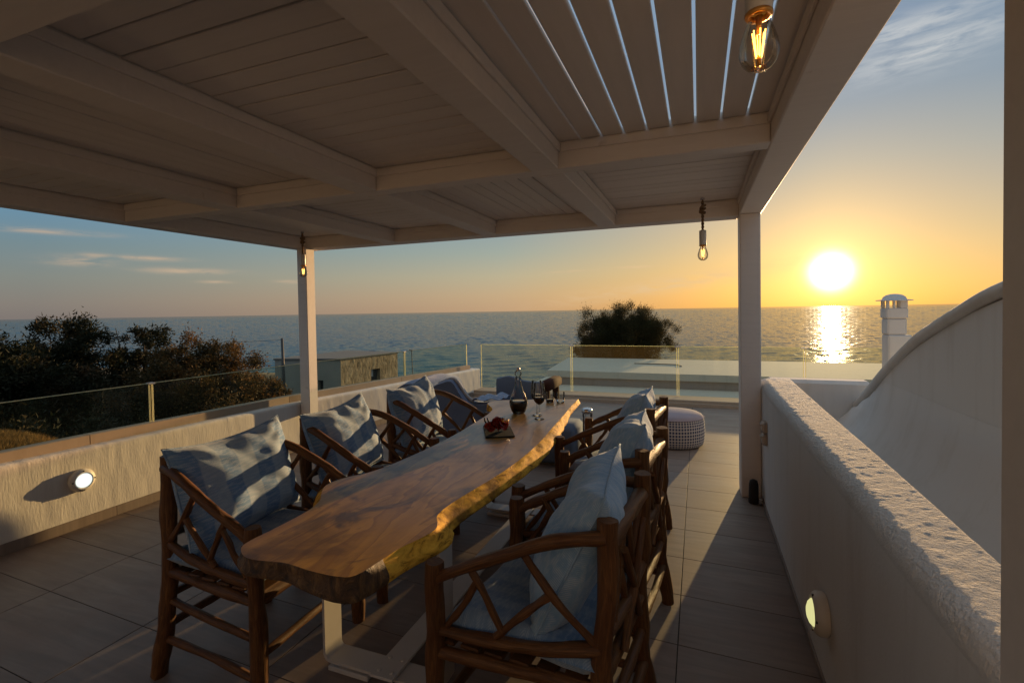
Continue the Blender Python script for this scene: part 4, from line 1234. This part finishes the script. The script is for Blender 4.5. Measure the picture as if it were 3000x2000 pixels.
vsr = []; fs1 = []; fs2 = []
m2 = MB(); m3 = MB()
for k in range(len(RG)):
    vsr += RG[k].tolist()
for k in range(len(RG) - 1):
    for i in range(nd_):
        j = (i + 1) % nd_
        f = (k * nd_ + i, (k + 1) * nd_ + i, (k + 1) * nd_ + j, k * nd_ + j)
        # decide the material by where it sits: bark at the near end and inside the shaded left side
        (fs2 if endm[i] > .3 else fs1).append(f)
ccw = ((dense - np.roll(dense, 1, 0))[:, 0] * (dense + np.roll(dense, 1, 0))[:, 1]).sum() < 0
def compact(vs, fs):
    used = sorted({i for f in fs for i in f}); mp = {u: i for i, u in enumerate(used)}
    return [vs[u] for u in used], [tuple(mp[i] for i in (f if ccw else f[::-1])) for f in fs]
a, b = compact(vsr, fs1); m2.add(a, b); part('live_edge', m2, 'live_edge', tb, True, loc=L(tb))
a, b = compact(vsr, fs2); m3.add(a, b); part('bark_end', m3, 'bark_end', tb, True, 'dark bark-covered near end of the slab', loc=L(tb))
# steel U legs and long foot bar
def uleg(y0, name='leg'):
    m2 = MB()
    xl, xr, w_, th2 = -1.535, -.95, .105, .012
    zb2 = .045; zt2 = .668; r = .035
    pts = [(xl, zt2)] + [(xl, zb2 + r)]
    for q in range(1, 6):
        a = q / 5 * math.pi / 2; pts.append((xl + r * (1 - math.cos(a)), zb2 + r * (1 - math.sin(a))))
    pts.append((xr - r, zb2))
    for q in range(1, 6):
        a = q / 5 * math.pi / 2; pts.append((xr - r + r * math.sin(a), zb2 + r * (1 - math.cos(a))))
    pts.append((xr, zt2))
    inn = []
    for i, (x, z) in enumerate(pts):
        a_ = np.array(pts[max(i - 1, 0)]); b_ = np.array(pts[min(i + 1, len(pts) - 1)]); t = (b_ - a_) / np.linalg.norm(b_ - a_)
        nn = np.array((-t[1], t[0])); inn.append((x + nn[0] * th2, z + nn[1] * th2))
    n = len(pts); vs = []
    for (x, z), (xi, zi) in zip(pts, inn):
        vs += [(x, y0 - w_ / 2, z), (x, y0 + w_ / 2, z), (xi, y0 + w_ / 2, zi), (xi, y0 - w_ / 2, zi)]
    fs = []
    for i in range(n - 1):
        for q in range(4):
            fs.append((i * 4 + q, i * 4 + (q + 1) % 4, (i + 1) * 4 + (q + 1) % 4, (i + 1) * 4 + q))
    fs += [(3, 2, 1, 0), ((n - 1) * 4, (n - 1) * 4 + 1, (n - 1) * 4 + 2, (n - 1) * 4 + 3)]
    m2.add(vs, [f[::-1] for f in fs])
    lg = part('leg', m2, 'white_steel', tb, 30, loc=L(tb))
    for xa, xb in ((-1.52, -1.31), (-1.16, -.965)):
        m3 = MB(); m3.span((xa, y0 - .045, 0), (xb, y0 + .045, .022), .004); m3.span((xa + .03, y0 - .02, .022), (xb - .03, y0 + .02, .0445)); part('foot_pad', m3, 'white_steel', lg)
    m3 = MB(); m3.span((-1.50, y0 - .06, .6605), (-.99, y0 + .06, .672)); part('top_plate', m3, 'white_steel', lg)
    return lg
uleg(1.705); uleg(3.42)
m2 = MB(); m2.span((-1.275, 1.628, .0585), (-1.165, 3.50, .0705), .002)
bar = part('foot_bar', m2, 'white_steel', tb, loc=L(tb))
for (x, y) in ((-1.25, 1.66), (-1.19, 1.66), (-1.25, 1.74), (-1.19, 1.74)):
    m3 = MB(); m3.lathe([(0, 0), (.009, 0), (.008, .005), (0, .006)], 8, (x, y, .0705)); part('bolt', m3, 'white_steel', bar)

# ================================================================= CHAIRS
def curve(pts, k=6): return smooth_poly(pts, k)
def log(pts, r0, r1, seed, n=12, rough=.20, k=6):
    pp = curve(pts, k); m2 = MB()
    rd = [.96 * (r0 + (r1 - r0) * i / (len(pp) - 1)) * (1 + .07 * float(vnoise(i * .55 + seed, seed * .7, 5))) for i in range(len(pp))]
    m2.tube(pp, rd, n, rough, seed)
    for i in range(len(m2.v)): pass
    return m2
def make_chair():
    t = thing('log_armchair', '', 'chair', (0, 0, 0))
    W_ = 'log_wood'
    for sgn in (-1, 1):
        part('rear_leg', log([(-.300, sgn * .285, 0), (-.272, sgn * .262, .22), (-.268, sgn * .243, .48), (-.285, sgn * .232, .75), (-.288, sgn * .226, .940)], .036, .031, 3 + sgn), W_, t, 50)
        part('front_leg', log([(.292, sgn * .305, 0), (.288, sgn * .300, .35), (.282, sgn * .303, .60), (.280, sgn * .305, .730)], .034, .031, 8 + sgn), W_, t, 50)
        part('armrest', log([(-.285, sgn * .245, .892), (-.13, sgn * .285, .868), (.06, sgn * .308, .788), (.20, sgn * .308, .718), (.272, sgn * .305, .675)], .022, .020, 12 + sgn, rough=.2), W_, t, 50)
        part('arm_rail', log([(-.27, sgn * .245, .565), (-.08, sgn * .275, .530), (.12, sgn * .29, .508), (.282, sgn * .30, .503)], .021, .019, 16 + sgn), W_, t, 50)
        part('side_rail', log([(-.268, sgn * .245, .443), (0, sgn * .272, .436), (.284, sgn * .298, .428)], .023, .021, 20 + sgn), W_, t, 50)
        part('stretcher', log([(-.27, sgn * .25, .318), (0, sgn * .275, .300), (.286, sgn * .30, .284)], .018, .016, 24 + sgn), W_, t, 50)
        part('stretcher', log([(-.28, sgn * .27, .158), (0, sgn * .285, .152), (.288, sgn * .302, .122)], .017, .015, 28 + sgn), W_, t, 50)
        y1 = sgn * .292
        # criss-cross sticks between arm and rail
        part('brace', log([(-.04, sgn * .290, .820), (-.14, sgn * .275, .69), (-.255, sgn * .25, .575)], .014, .013, 32 + sgn, n=8), W_, t, 50)
        part('brace', log([(-.125, sgn * .276, .705), (-.03, sgn * .288, .62), (.06, sgn * .290, .532)], .014, .012, 36 + sgn, n=8), W_, t, 50)
        part('brace', log([(.15, sgn * .303, .750), (.09, sgn * .298, .66), (.035, sgn * .292, .560)], .014, .012, 40 + sgn, n=8), W_, t, 50)
        part('brace', log([(.118, sgn * .300, .70), (.17, sgn * .298, .61), (.235, sgn * .298, .525)], .013, .011, 44 + sgn, n=8), W_, t, 50)
    part('top_rail', log([(-.286, -.215, .868), (-.290, -.05, .876), (-.288, .215, .868)], .027, .025, 50), W_, t, 50)
    part('back_rail', log([(-.280, -.225, .600), (-.285, .0, .592), (-.280, .225, .600)], .022, .020, 51), W_, t, 50)
    part('back_rail', log([(-.270, -.235, .470), (-.27, 0, .462), (-.270, .235, .470)], .022, .021, 52), W_, t, 50)
    for k_, (ya, yb) in enumerate(((-.17, -.03), (.00, -.09), (.16, .03), (.05, .17))):
        part('back_stick', log([(-.287, ya, .862), (-.284, (ya + yb) / 2, .73), (-.283, yb, .605)], .014, .013, 54 + k_, n=8), W_, t, 50)
    for k_, (ya, yb) in enumerate(((-.16, .10), (.10, -.12))):
        part('back_stick', log([(-.300, ya, .80), (-.302, (ya + yb) / 2, .64), (-.296, yb, .475)], .015, .014, 60 + k_, n=8), W_, t, 50)
    part('front_rail', log([(.284, -.28, .437), (.288, 0, .430), (.284, .28, .437)], .024, .023, 64), W_, t, 50)
    part('front_stretcher', log([(.288, -.29, .215), (.290, 0, .222), (.288, .29, .215)], .018, .017, 65), W_, t, 50)
    part('rear_stretcher', log([(-.272, -.25, .335), (-.275, 0, .33), (-.272, .25, .335)], .018, .017, 66), W_, t, 50)
    part('rear_stretcher', log([(-.28, -.265, .205), (-.283, 0, .20), (-.28, .265, .205)], .018, .017, 67), W_, t, 50)
    for k_ in range(6):
        x = -.22 + k_ * .088
        m2 = MB(); m2.span((x, -.262 - k_ * .005, .448), (x + .068, .262 + k_ * .005, .462), .004); part('seat_slat', m2, W_, t)
    return t

def cushion_mesh(name, w_, h_, t_, seed, m_, sag=0.0, corner=.06, n=34, pinch=.010, box=False):
    """pillow in its own x(thickness) y(width) z(height) frame, bottom edge at z = 0"""
    mb = MB()
    u = np.linspace(-1, 1, n); U, V = np.meshgrid(u, u, indexing='ij')
    edge = (1 - np.abs(U) ** (7 if box else 3.2)) * (1 - np.abs(V) ** (7 if box else 3.2)); edge = np.clip(edge, 0, 1) ** (.32 if box else .56)
    # edges pull in between the corners
    pull = (0.02 if box else corner)
    Y_ = U * w_ / 2 * (1 - pull * (1 - V ** 2) * np.abs(U)); Z_ = V * h_ / 2 * (1 - pull * (1 - U ** 2) * np.abs(V))
    rs = np.random.RandomState(seed)
    fold = np.zeros_like(U)
    for cx_, cz_ in ((-1, 1), (1, 1), (-1, -1), (1, -1)):
        dx_ = (U - cx_); dz_ = (V - cz_); rr2 = np.hypot(dx_, dz_); an = np.arctan2(dz_, dx_)
        fold += np.exp(-(rr2 / .62) ** 2) * np.sin(an * 13 + rs.rand() * 6) * pinch * 1.2
    fold += np.exp(-((1 - V) / .35) ** 2) * np.sin(U * 11 + 1.6 * vnoise(U * 2, V * 2, seed) + rs.rand() * 6) * pinch * (0.2 if box else 1.5)
    wr = vnoise(U * 2.3 + seed, V * 2.3, seed + 1) * pinch * 1.0 + vnoise(U * 5 + seed, V * 5 + U * 3, seed + 2) * pinch * .55
    for sg in (1, -1):
        X_ = sg * (edge * t_ / 2 + (fold + wr) * edge * (1 if sg > 0 else .6))
        P_ = np.stack([X_ + .012 * vnoise(U * 1.5, V * 1.5, seed + 4), Y_, Z_ + h_ / 2 - sag * (1 - U ** 2) * np.clip(V, 0, 1)], -1)
        mb.grid(P_, flip=(sg < 0))
    # welt seam
    rim = []
    me = mb.mesh(name, m_, True)
    return me
def welt(w_, h_, seed, sag=.022, n=18, r=.006, pull=.055):
    pts = []
    def P(U, V): return (.012 * float(vnoise(U * 1.5, V * 1.5, seed + 4)), U * w_ / 2 * (1 - pull * (1 - V ** 2) * abs(U)), V * h_ / 2 * (1 - pull * (1 - U ** 2) * abs(V)) + h_ / 2 - sag * (1 - U ** 2) * max(V, 0))
    for i in range(n): pts.append(P(-1 + 2 * i / n, -1))
    for i in range(n): pts.append(P(1, -1 + 2 * i / n))
    for i in range(n): pts.append(P(1 - 2 * i / n, 1))
    for i in range(n): pts.append(P(-1, 1 - 2 * i / n))
    pts.append(pts[0]); m2 = MB(); m2.tube(pts, r, 6, cap=False); return m2

ch0 = make_chair()
places = [
    # x, y, rz, chair label, back cushion label, seat cushion label, material, tilt
    (-1.905, 1.685, 0.02, 'brown log armchair nearest the camera on the left of the table', 'blue striped pillow with sunlit patches on the nearest left armchair', 'blue seat pad on the nearest left armchair', 'cushion_stripe', 1),
    (-1.895, 2.475, 0.0, 'middle log armchair on the parapet side, in front of the left post', 'striped pillow on the middle armchair in front of the left post', 'blue seat pad on the middle armchair of the parapet side', 'cushion_stripe', 2),
    (-1.890, 3.33, -.02, 'farthest log armchair on the parapet side, next to the blue lounger', 'sunlit grey-blue pillow next to the blue lounger', 'seat pad on the armchair next to the blue lounger', 'cushion_stripe', 3),
    (-.510, 1.665, math.pi - .11, 'log armchair at bottom centre seen from the side, closest of the right row', 'pale blue pillow standing on edge in the closest right armchair', 'blue seat pad with beige ties in the closest right armchair', 'cushion_plain', 4),
    (-.490, 2.415, math.pi - .11, 'middle log armchair of the row on the walkway side', 'pale blue pillow with frayed sunlit tuft in the middle right armchair', 'seat pad in the middle armchair on the walkway side', 'cushion_plain', 5),
    (-.540, 3.33, math.pi - .11, 'farthest log armchair of the right row, next to the checked pouf', 'small looking pale pillow nearest the checked pouf', 'seat pad in the armchair next to the checked pouf', 'cushion_plain', 6),
]
seat_me = {}
for i, (x, y, rz, la, lb, lc, mm, sd) in enumerate(places):
    c = ch0 if i == 0 else copy_tree(ch0)
    c.location = (x, y, 0); c.rotation_euler = (0, 0, rz)
    tag(c, la, 'chair', 'log armchairs round the dining table')
    rot = Matrix.Rotation(rz, 4, 'Z')
    # seat pad
    sp = thing('seat_cushion', lc, 'cushion', (0, 0, 0), group='seat pads on the log armchairs')
    sp.matrix_world = Matrix.Translation((x, y, 0)) @ rot
    me = cushion_mesh('pad', .54, .53, .085, 90 + i, 'seat_fabric', n=26, pinch=.004, box=True)
    o = link('pad', me, sp); o.matrix_local = Matrix.Translation((.275, 0, .505)) @ Matrix.Rotation(-math.pi / 2, 4, 'Y')
    for k_, (tx, ty) in enumerate(((-.245, -.21), (-.245, .21))):
        m2 = MB(); m2.box((tx, ty, .49), (.012, .022, .09), .002); m2.box((tx - .01, ty + .02, .455), (.008, .018, .07), .002)
        part('tie', m2, 'tie_ribbon', sp)
    # back pillow leaning on the rear posts
    bc = thing('back_cushion', lb, 'pillow', (0, 0, 0), group='pillows on the log armchairs')
    W2, H2, T2 = [(.63, .475, .23), (.58, .48, .22), (.56, .49, .22), (.50, .54, .22), (.49, .54, .22), (.46, .52, .20)][i]
    me = cushion_mesh('pillow', W2, H2, T2, 40 + sd, mm, sag=.022, corner=.055, n=44, pinch=.010)
    tilt = rad([-16, -17, -17, -26, -25, -24][i])
    roll_ = rad([1.5, 4, 4, -3, 4, 2][i])
    bot = [(-.115, .045, .535), (-.12, .02, .535), (-.13, .01, .535), (.00, .0, .530), (-.02, .0, .535), (-.02, .0, .535)][i]
    bc.matrix_world = Matrix.Translation((x, y, 0)) @ rot @ Matrix.Translation(bot) @ Matrix.Rotation([0, 0, 0, .20, .17, .12][i], 4, 'Z') @ Matrix.Rotation(tilt, 4, 'Y') @ Matrix.Rotation(roll_, 4, 'X')
    o = link('pillow', me, bc)
    part('piping', welt(W2, H2, 40 + sd, r=.0045), mm, bc, True)
    if i == 4:      # the frayed tuft where the threads have pulled
        m2 = MB(); rt_ = random.Random(8)
        for q in range(60):
            yy, zz = rt_.uniform(-.09, .06), rt_.uniform(.40, .45)
            x0_ = rt_.uniform(.055, .075)
            m2.tube([(x0_ - .01, yy, zz), (x0_ + .012, yy + rt_.uniform(-.012, .012), zz + rt_.uniform(-.01, .02)), (x0_ + rt_.uniform(.015, .03), yy + rt_.uniform(-.025, .025), zz - rt_.uniform(-.01, .035))], [.0016, .0012, .0006], 4)
        part('frayed_tuft', m2, 'light_piping', bc, kind='stuff')

# ================================================================= THINGS ON THE TABLE
def glassware(t, prof_out, th2=.002, n=32, name='glass_body', m_='clear_glass'):
    m2 = MB(); m2.lathe(prof_out, n)
    k = (len(prof_out) - 1) * n
    m2.f = m2.f[:k]; m2.mi = m2.mi[:k]; m2.uv = {a: b for a, b in m2.uv.items() if a < k}
    return part(name, m2, m_, t, True)
dc = thing('decanter', 'bulbous glass decanter half full of red wine with stopper', 'decanter', (-1.305, 3.53, TZ))
glassware(dc, [(0, .003), (.044, .003), (.050, .010), (.058, .026), (.066, .050), (.0705, .072), (.071, .092), (.066, .114), (.056, .138), (.045, .162), (.0355, .188), (.029, .214), (.0245, .240), (.022, .262), (.028, .268), (.027, .276), (.020, .280)])
m2 = MB(); m2.lathe([(0, .020), (.050, .020), (.0555, .028), (.0635, .052), (.068, .073), (.0685, .090), (.067, .095), (0, .094)], 32); part('wine', m2, 'red_wine', dc, True)
m2 = MB(); m2.lathe([(0, .001), (.044, .001), (.046, .016), (.0, .016)], 24); part('thick_base', m2, 'clear_glass', dc, True)
m2 = MB(); m2.lathe([(0, .262), (.016, .262), (.018, .290), (.026, .300), (.028, .314), (.022, .326), (.010, .334), (.012, .345), (.006, .352), (0, .353)], 20); part('stopper', m2, 'clear_glass', dc, True)
m2 = MB(); m2.lathe([(0, .334), (.016, .336), (.018, .346), (.012, .354), (0, .356)], 16); part('stopper_knob', m2, 'steel', dc, True)
def wine_glass(loc, label, full):
    t = thing('wine_glass', label, 'wine glass', loc, group='stemmed glasses of red wine')
    glassware(t, [(0, .001), (.036, .001), (.037, .003), (.020, .006), (.006, .012), (.0045, .03), (.0042, .085), (.006, .104), (.018, .112), (.034, .126), (.044, .150), (.045, .172), (.041, .215), (.036, .262)])
    m2 = MB(); h = full; m2.lathe([(0, .106), (.006, .106), (.017, .1135), (.033, .127), (.0425, .150), (.043, h), (0, h)], 28); part('wine', m2, 'red_wine', t, True)
    return t
wine_glass((-1.090, 3.385, TZ), 'stemmed wine glass with red wine, nearer of the overlapping two', .158)
wine_glass((-1.146, 3.50, TZ), 'stemmed wine glass with red wine, half hidden behind the nearer one', .158)
def tumbler(loc, label, wine_h):
    t = thing('tumbler', label, 'tumbler', loc, group='tumblers at the far end of the table')
    glassware(t, [(0, .002), (.030, .002), (.033, .006), (.036, .03), (.037, .092)])
    if wine_h:
        m2 = MB(); m2.lathe([(0, .008), (.031, .008), (.0335, .02), (.0335, wine_h), (0, wine_h)], 24); part('wine', m2, 'red_wine', t, True)
    else:
        m2 = MB(); m2.lathe([(0, .004), (.029, .004), (.029, .013), (0, .013)], 24); part('thick_base', m2, 'clear_glass', t, True)
    return t
tumbler((-1.195, 4.01, TZ), 'tumbler with a little red wine behind the wine glasses', .030)
tumbler((-1.108, 4.03, TZ), 'empty clear tumbler at the far right end of the table', 0)
# slate with salami and cheese
sl = MB(); 
spts = [(-1.385, 3.040), (-1.245, 2.765), (-1.080, 2.845), (-1.205, 3.085)]
ctr = np.mean(spts, 0)
V_ = [(x - ctr[0], y - ctr[1], 0.001) for x, y in spts] + [(x - ctr[0], y - ctr[1], .010) for x, y in spts]
sl.add(V_, [(0, 3, 2, 1), (4, 5, 6, 7), (0, 1, 5, 4), (1, 2, 6, 5), (2, 3, 7, 6), (3, 0, 4, 7)])
slo = thing('slate_board', 'dark slate serving board in the middle of the table', 'serving board', (ctr[0], ctr[1], TZ))
part('slate', sl, 'slate', slo)
rs = random.Random(5)
for q in range(2):
    m2 = MB(); ang_ = rad(25)
    m2.tube([(-.095 + q * .018, .01 + .05, .012), (-.12 + q * .02, .055 + q * .01, .055), (-.125 + q * .02, .06, .075)], [.006, .006, .004], 6); 
    part('handle_rope', m2, 'slate', slo, True)
for q in range(30):
    a = rs.uniform(0, 6.28); r = rs.uniform(0, .080)
    cx_, cy_ = math.cos(a) * r * 1.1 + .005, math.sin(a) * r * .8 - .005
    zz = .020 + (0.080 - r) * .62 + rs.uniform(0, .012)
    e = Euler((rs.uniform(-1.1, 1.1), rs.uniform(-1.1, 1.1), rs.uniform(0, 3))).to_matrix()
    m2 = MB(); R_ = rs.uniform(.024, .034)
    P = np.zeros((16, 4, 3))
    for i in range(16):
        th0 = i / 15 * 6.2832
        for j in range(4):
            rj = R_ * (j + .01) / 3
            P[i, j] = (math.cos(th0) * rj, math.sin(th0) * rj, .010 * math.cos(2 * th0) * (j / 3) ** 2)
    for i in range(16):
        for j in range(4): P[i, j] = e @ Vector(P[i, j])
    m2.grid(P)
    m2.grid(P + np.array([0, 0, .0018]), flip=True)
    o = part('salami_slice', m2, 'salami', None, True, loc=(ctr[0] + cx_, ctr[1] + cy_, TZ + zz))
    tag(o, 'curled slice of dark red salami heaped on the slate board', 'salami', 'salami slices heaped on the slate board')
for q in range(5):
    m2 = MB(); e = Euler((rs.uniform(-.4, .4), rs.uniform(-.4, .4), rs.uniform(0, 3))).to_matrix()
    m2.box((0, 0, 0), (.034, .024, .010), .003, rot=e)
    o = part('cheese_piece', m2, 'cheese', None, loc=(ctr[0] + .028 + rs.uniform(-.022, .03), ctr[1] + .005 + rs.uniform(-.02, .02), TZ + .078 + rs.uniform(-.006, .008)))
    tag(o, 'piece of orange-yellow cheese on top of the salami heap', 'cheese', 'cheese pieces on the slate board')

# ================================================================= LOUNGE AREA
# blue fabric lounger by the wall
lo = thing('fabric_lounger', 'blue fabric lounge seat with pale piping beside the left parapet', 'lounger', (-2.9, 5.5, 0))
def extr(profile, y0, y1, mname, pname, nrow=7, puff=.03, seed=1, sm=True):
    pp = smooth_poly(profile, 4) ; n = len(pp)
    m2 = MB(); P = np.zeros((nrow, n, 3))
    for i in range(nrow):
        s = i / (nrow - 1) * 2 - 1
        k = (1 - abs(s) ** 4)
        for j, (x, z) in enumerate(pp):
            P[i, j] = (x, y0 + (y1 - y0) * i / (nrow - 1), z + puff * k * (1 if z > .2 else 0) + .008 * float(vnoise(i * .9 + seed, j * .5, seed)))
    m2.grid(P, flip=True)
    m2.add([tuple(v) for v in P[0]], [tuple(range(n))]); m2.add([tuple(v) for v in P[-1]], [tuple(range(n - 1, -1, -1))])
    return part(pname, m2, mname, lo, 50, loc=L(lo))
extr([(-3.46, .02), (-3.46, .40), (-3.38, .62), (-3.24, .71), (-3.10, .72), (-2.95, .68), (-2.86, .52), (-2.80, .40), (-2.45, .38), (-2.05, .37), (-1.98, .33), (-1.95, .02)], 4.90, 5.75, 'lounge_fabric', 'seat_body', 9, .03, 3)
extr([(-3.08, .02), (-3.06, .40), (-2.92, .62), (-2.72, .745), (-2.57, .795), (-2.50, .765), (-2.40, .63), (-2.31, .555), (-2.15, .56), (-1.98, .59), (-1.92, .50), (-1.90, .02)], 4.72, 4.89, 'lounge_fabric', 'side_arm', 5, .01, 5)
m2 = MB(); m2.tube(smooth_poly([(-2.72, 4.80, .755), (-2.57, 4.80, .812), (-2.49, 4.80, .785), (-2.39, 4.80, .645), (-2.30, 4.80, .575)], 5), [.019] * 21, 8); part('piping', m2, 'light_piping', lo, True, loc=L(lo))
m2 = MB()
P = np.zeros((14, 8, 3))
for i in range(14):
    for j in range(8):
        P[i, j] = (-2.30 + i * .028, 4.73 + j * .05, .588 + .018 * math.sin(i * .9) + .012 * math.sin(j * 1.7 + i * .5) + .004 * i)
m2.grid(P)
tw_ = part('towel', m2, 'towel_fabric', None, True); tag(tw_, 'striped blue towel lying on the low arm of the blue lounger', 'towel')
# second armchair, back to the viewer
ac = thing('lounge_armchair', 'slate blue armchair seen from behind beyond the decanter', 'armchair', (-2.0, 5.75, 0))
m2 = MB()
P = np.zeros((15, 9, 3))
for i in range(15):
    u = i / 14; x = -2.345 + u * .60
    zt = .712 + .05 * math.exp(-((u - .28) / .22) ** 2) - .02 * u
    for j, (dy, q) in enumerate([(0, .0), (0, .35), (-.01, .62), (.0, .9), (.02, .985), (.05, 1.0), (.09, .985), (.11, .9), (.10, .3)]):
        P[i, j] = (x, 5.55 + dy + .05 * (1 - q), .10 + (zt - .10) * q)
m2.grid(P); 
for e in (0, 14):
    m2.add([tuple(v) for v in P[e]], [tuple(range(9)) if e == 0 else tuple(range(8, -1, -1))])
part('backrest', m2, 'grey_canvas', ac, 50, loc=L(ac))
m2 = MB(); m2.span((-2.34, 5.66, .10), (-1.75, 6.25, .36), .04); part('seat', m2, 'grey_canvas', ac, 50, loc=L(ac))
m2 = MB(); m2.span((-1.80, 5.60, .575), (-1.66, 6.15, .700), .03); part('armrest', m2, 'dark_brown_wood', ac, 50, loc=L(ac))
for (p, q) in ((5.64, 5.70), (6.05, 6.11)):
    m2 = MB(); m2.span((-1.77, p, .0), (-1.69, q, .575), .01); part('arm_post', m2, 'dark_brown_wood', ac, loc=L(ac))
for (x, y) in ((-2.30, 5.68), (-2.30, 6.2)):
    m2 = MB(); m2.span((x - .02, y - .02, 0), (x + .02, y + .02, .11)); part('leg', m2, 'dark_brown_wood', ac, loc=L(ac))
# low blue ottoman and hurricane lantern beyond the table end
ot = MB(); ot.span((-1.62, 4.62, .02), (-1.14, 5.12, .40), .05)
o = part('ottoman', ot, 'grey_canvas', None, 50); tag(o, 'low blue-grey ottoman beyond the far end of the table', 'ottoman')
ln_ = thing('hurricane_lantern', 'tall glass lantern with steel lid beside the farthest right armchair', 'lantern', (-1.045, 4.80, 0))
m2 = MB(); m2.lathe([(0, 0), (.055, 0), (.055, .03), (0, .03)], 24); part('base', m2, 'steel', ln_, 40)
glassware(ln_, [(.047, .03), (.047, .53)], name='glass_cylinder')
m2 = MB(); m2.lathe([(0, .03), (.034, .03), (.034, .30), (0, .305)], 20); part('candle', m2, 'light_piping', ln_, 40)
m2 = MB(); m2.lathe([(.050, .52), (.054, .53), (.054, .555), (.04, .572), (.012, .578), (0, .578)], 24); part('lid', m2, 'steel', ln_, 40)
m2 = MB()
for a in (0, 2.1, 4.2): m2.tube([(math.cos(a) * .051, math.sin(a) * .051, .03), (math.cos(a) * .051, math.sin(a) * .051, .53)], .0025, 5)
part('rod', m2, 'steel', ln_)
# checked pouf
pf = thing('pouf', 'round pouf with navy and white checked side and plain top', 'pouf', (-.285, 5.90, 0))
sp_ = [(.27, 0), (.318, .012), (.338, .06), (.345, .15), (.342, .25), (.330, .318)]
m2 = MB(); m2.lathe(smooth_poly(sp_, 3), 56); k = 15 * 56; m2.f = m2.f[:k]; m2.mi = m2.mi[:k]; m2.uv = {a: b for a, b in m2.uv.items() if a < k}
part('checked_side', m2, 'pouf_check', pf, True)
m2 = MB(); m2.lathe([(.330, .318), (.318, .340), (.29, .356), (.22, .370), (.12, .378), (.0, .380)], 56); part('top_cover', m2, 'pouf_top', pf, True)
m2 = MB(); m2.tube([(math.cos(a) * .333, math.sin(a) * .333, .320) for a in np.linspace(0, 6.2832, 57)], .006, 6, cap=False); part('piping', m2, 'pouf_top', pf, True)
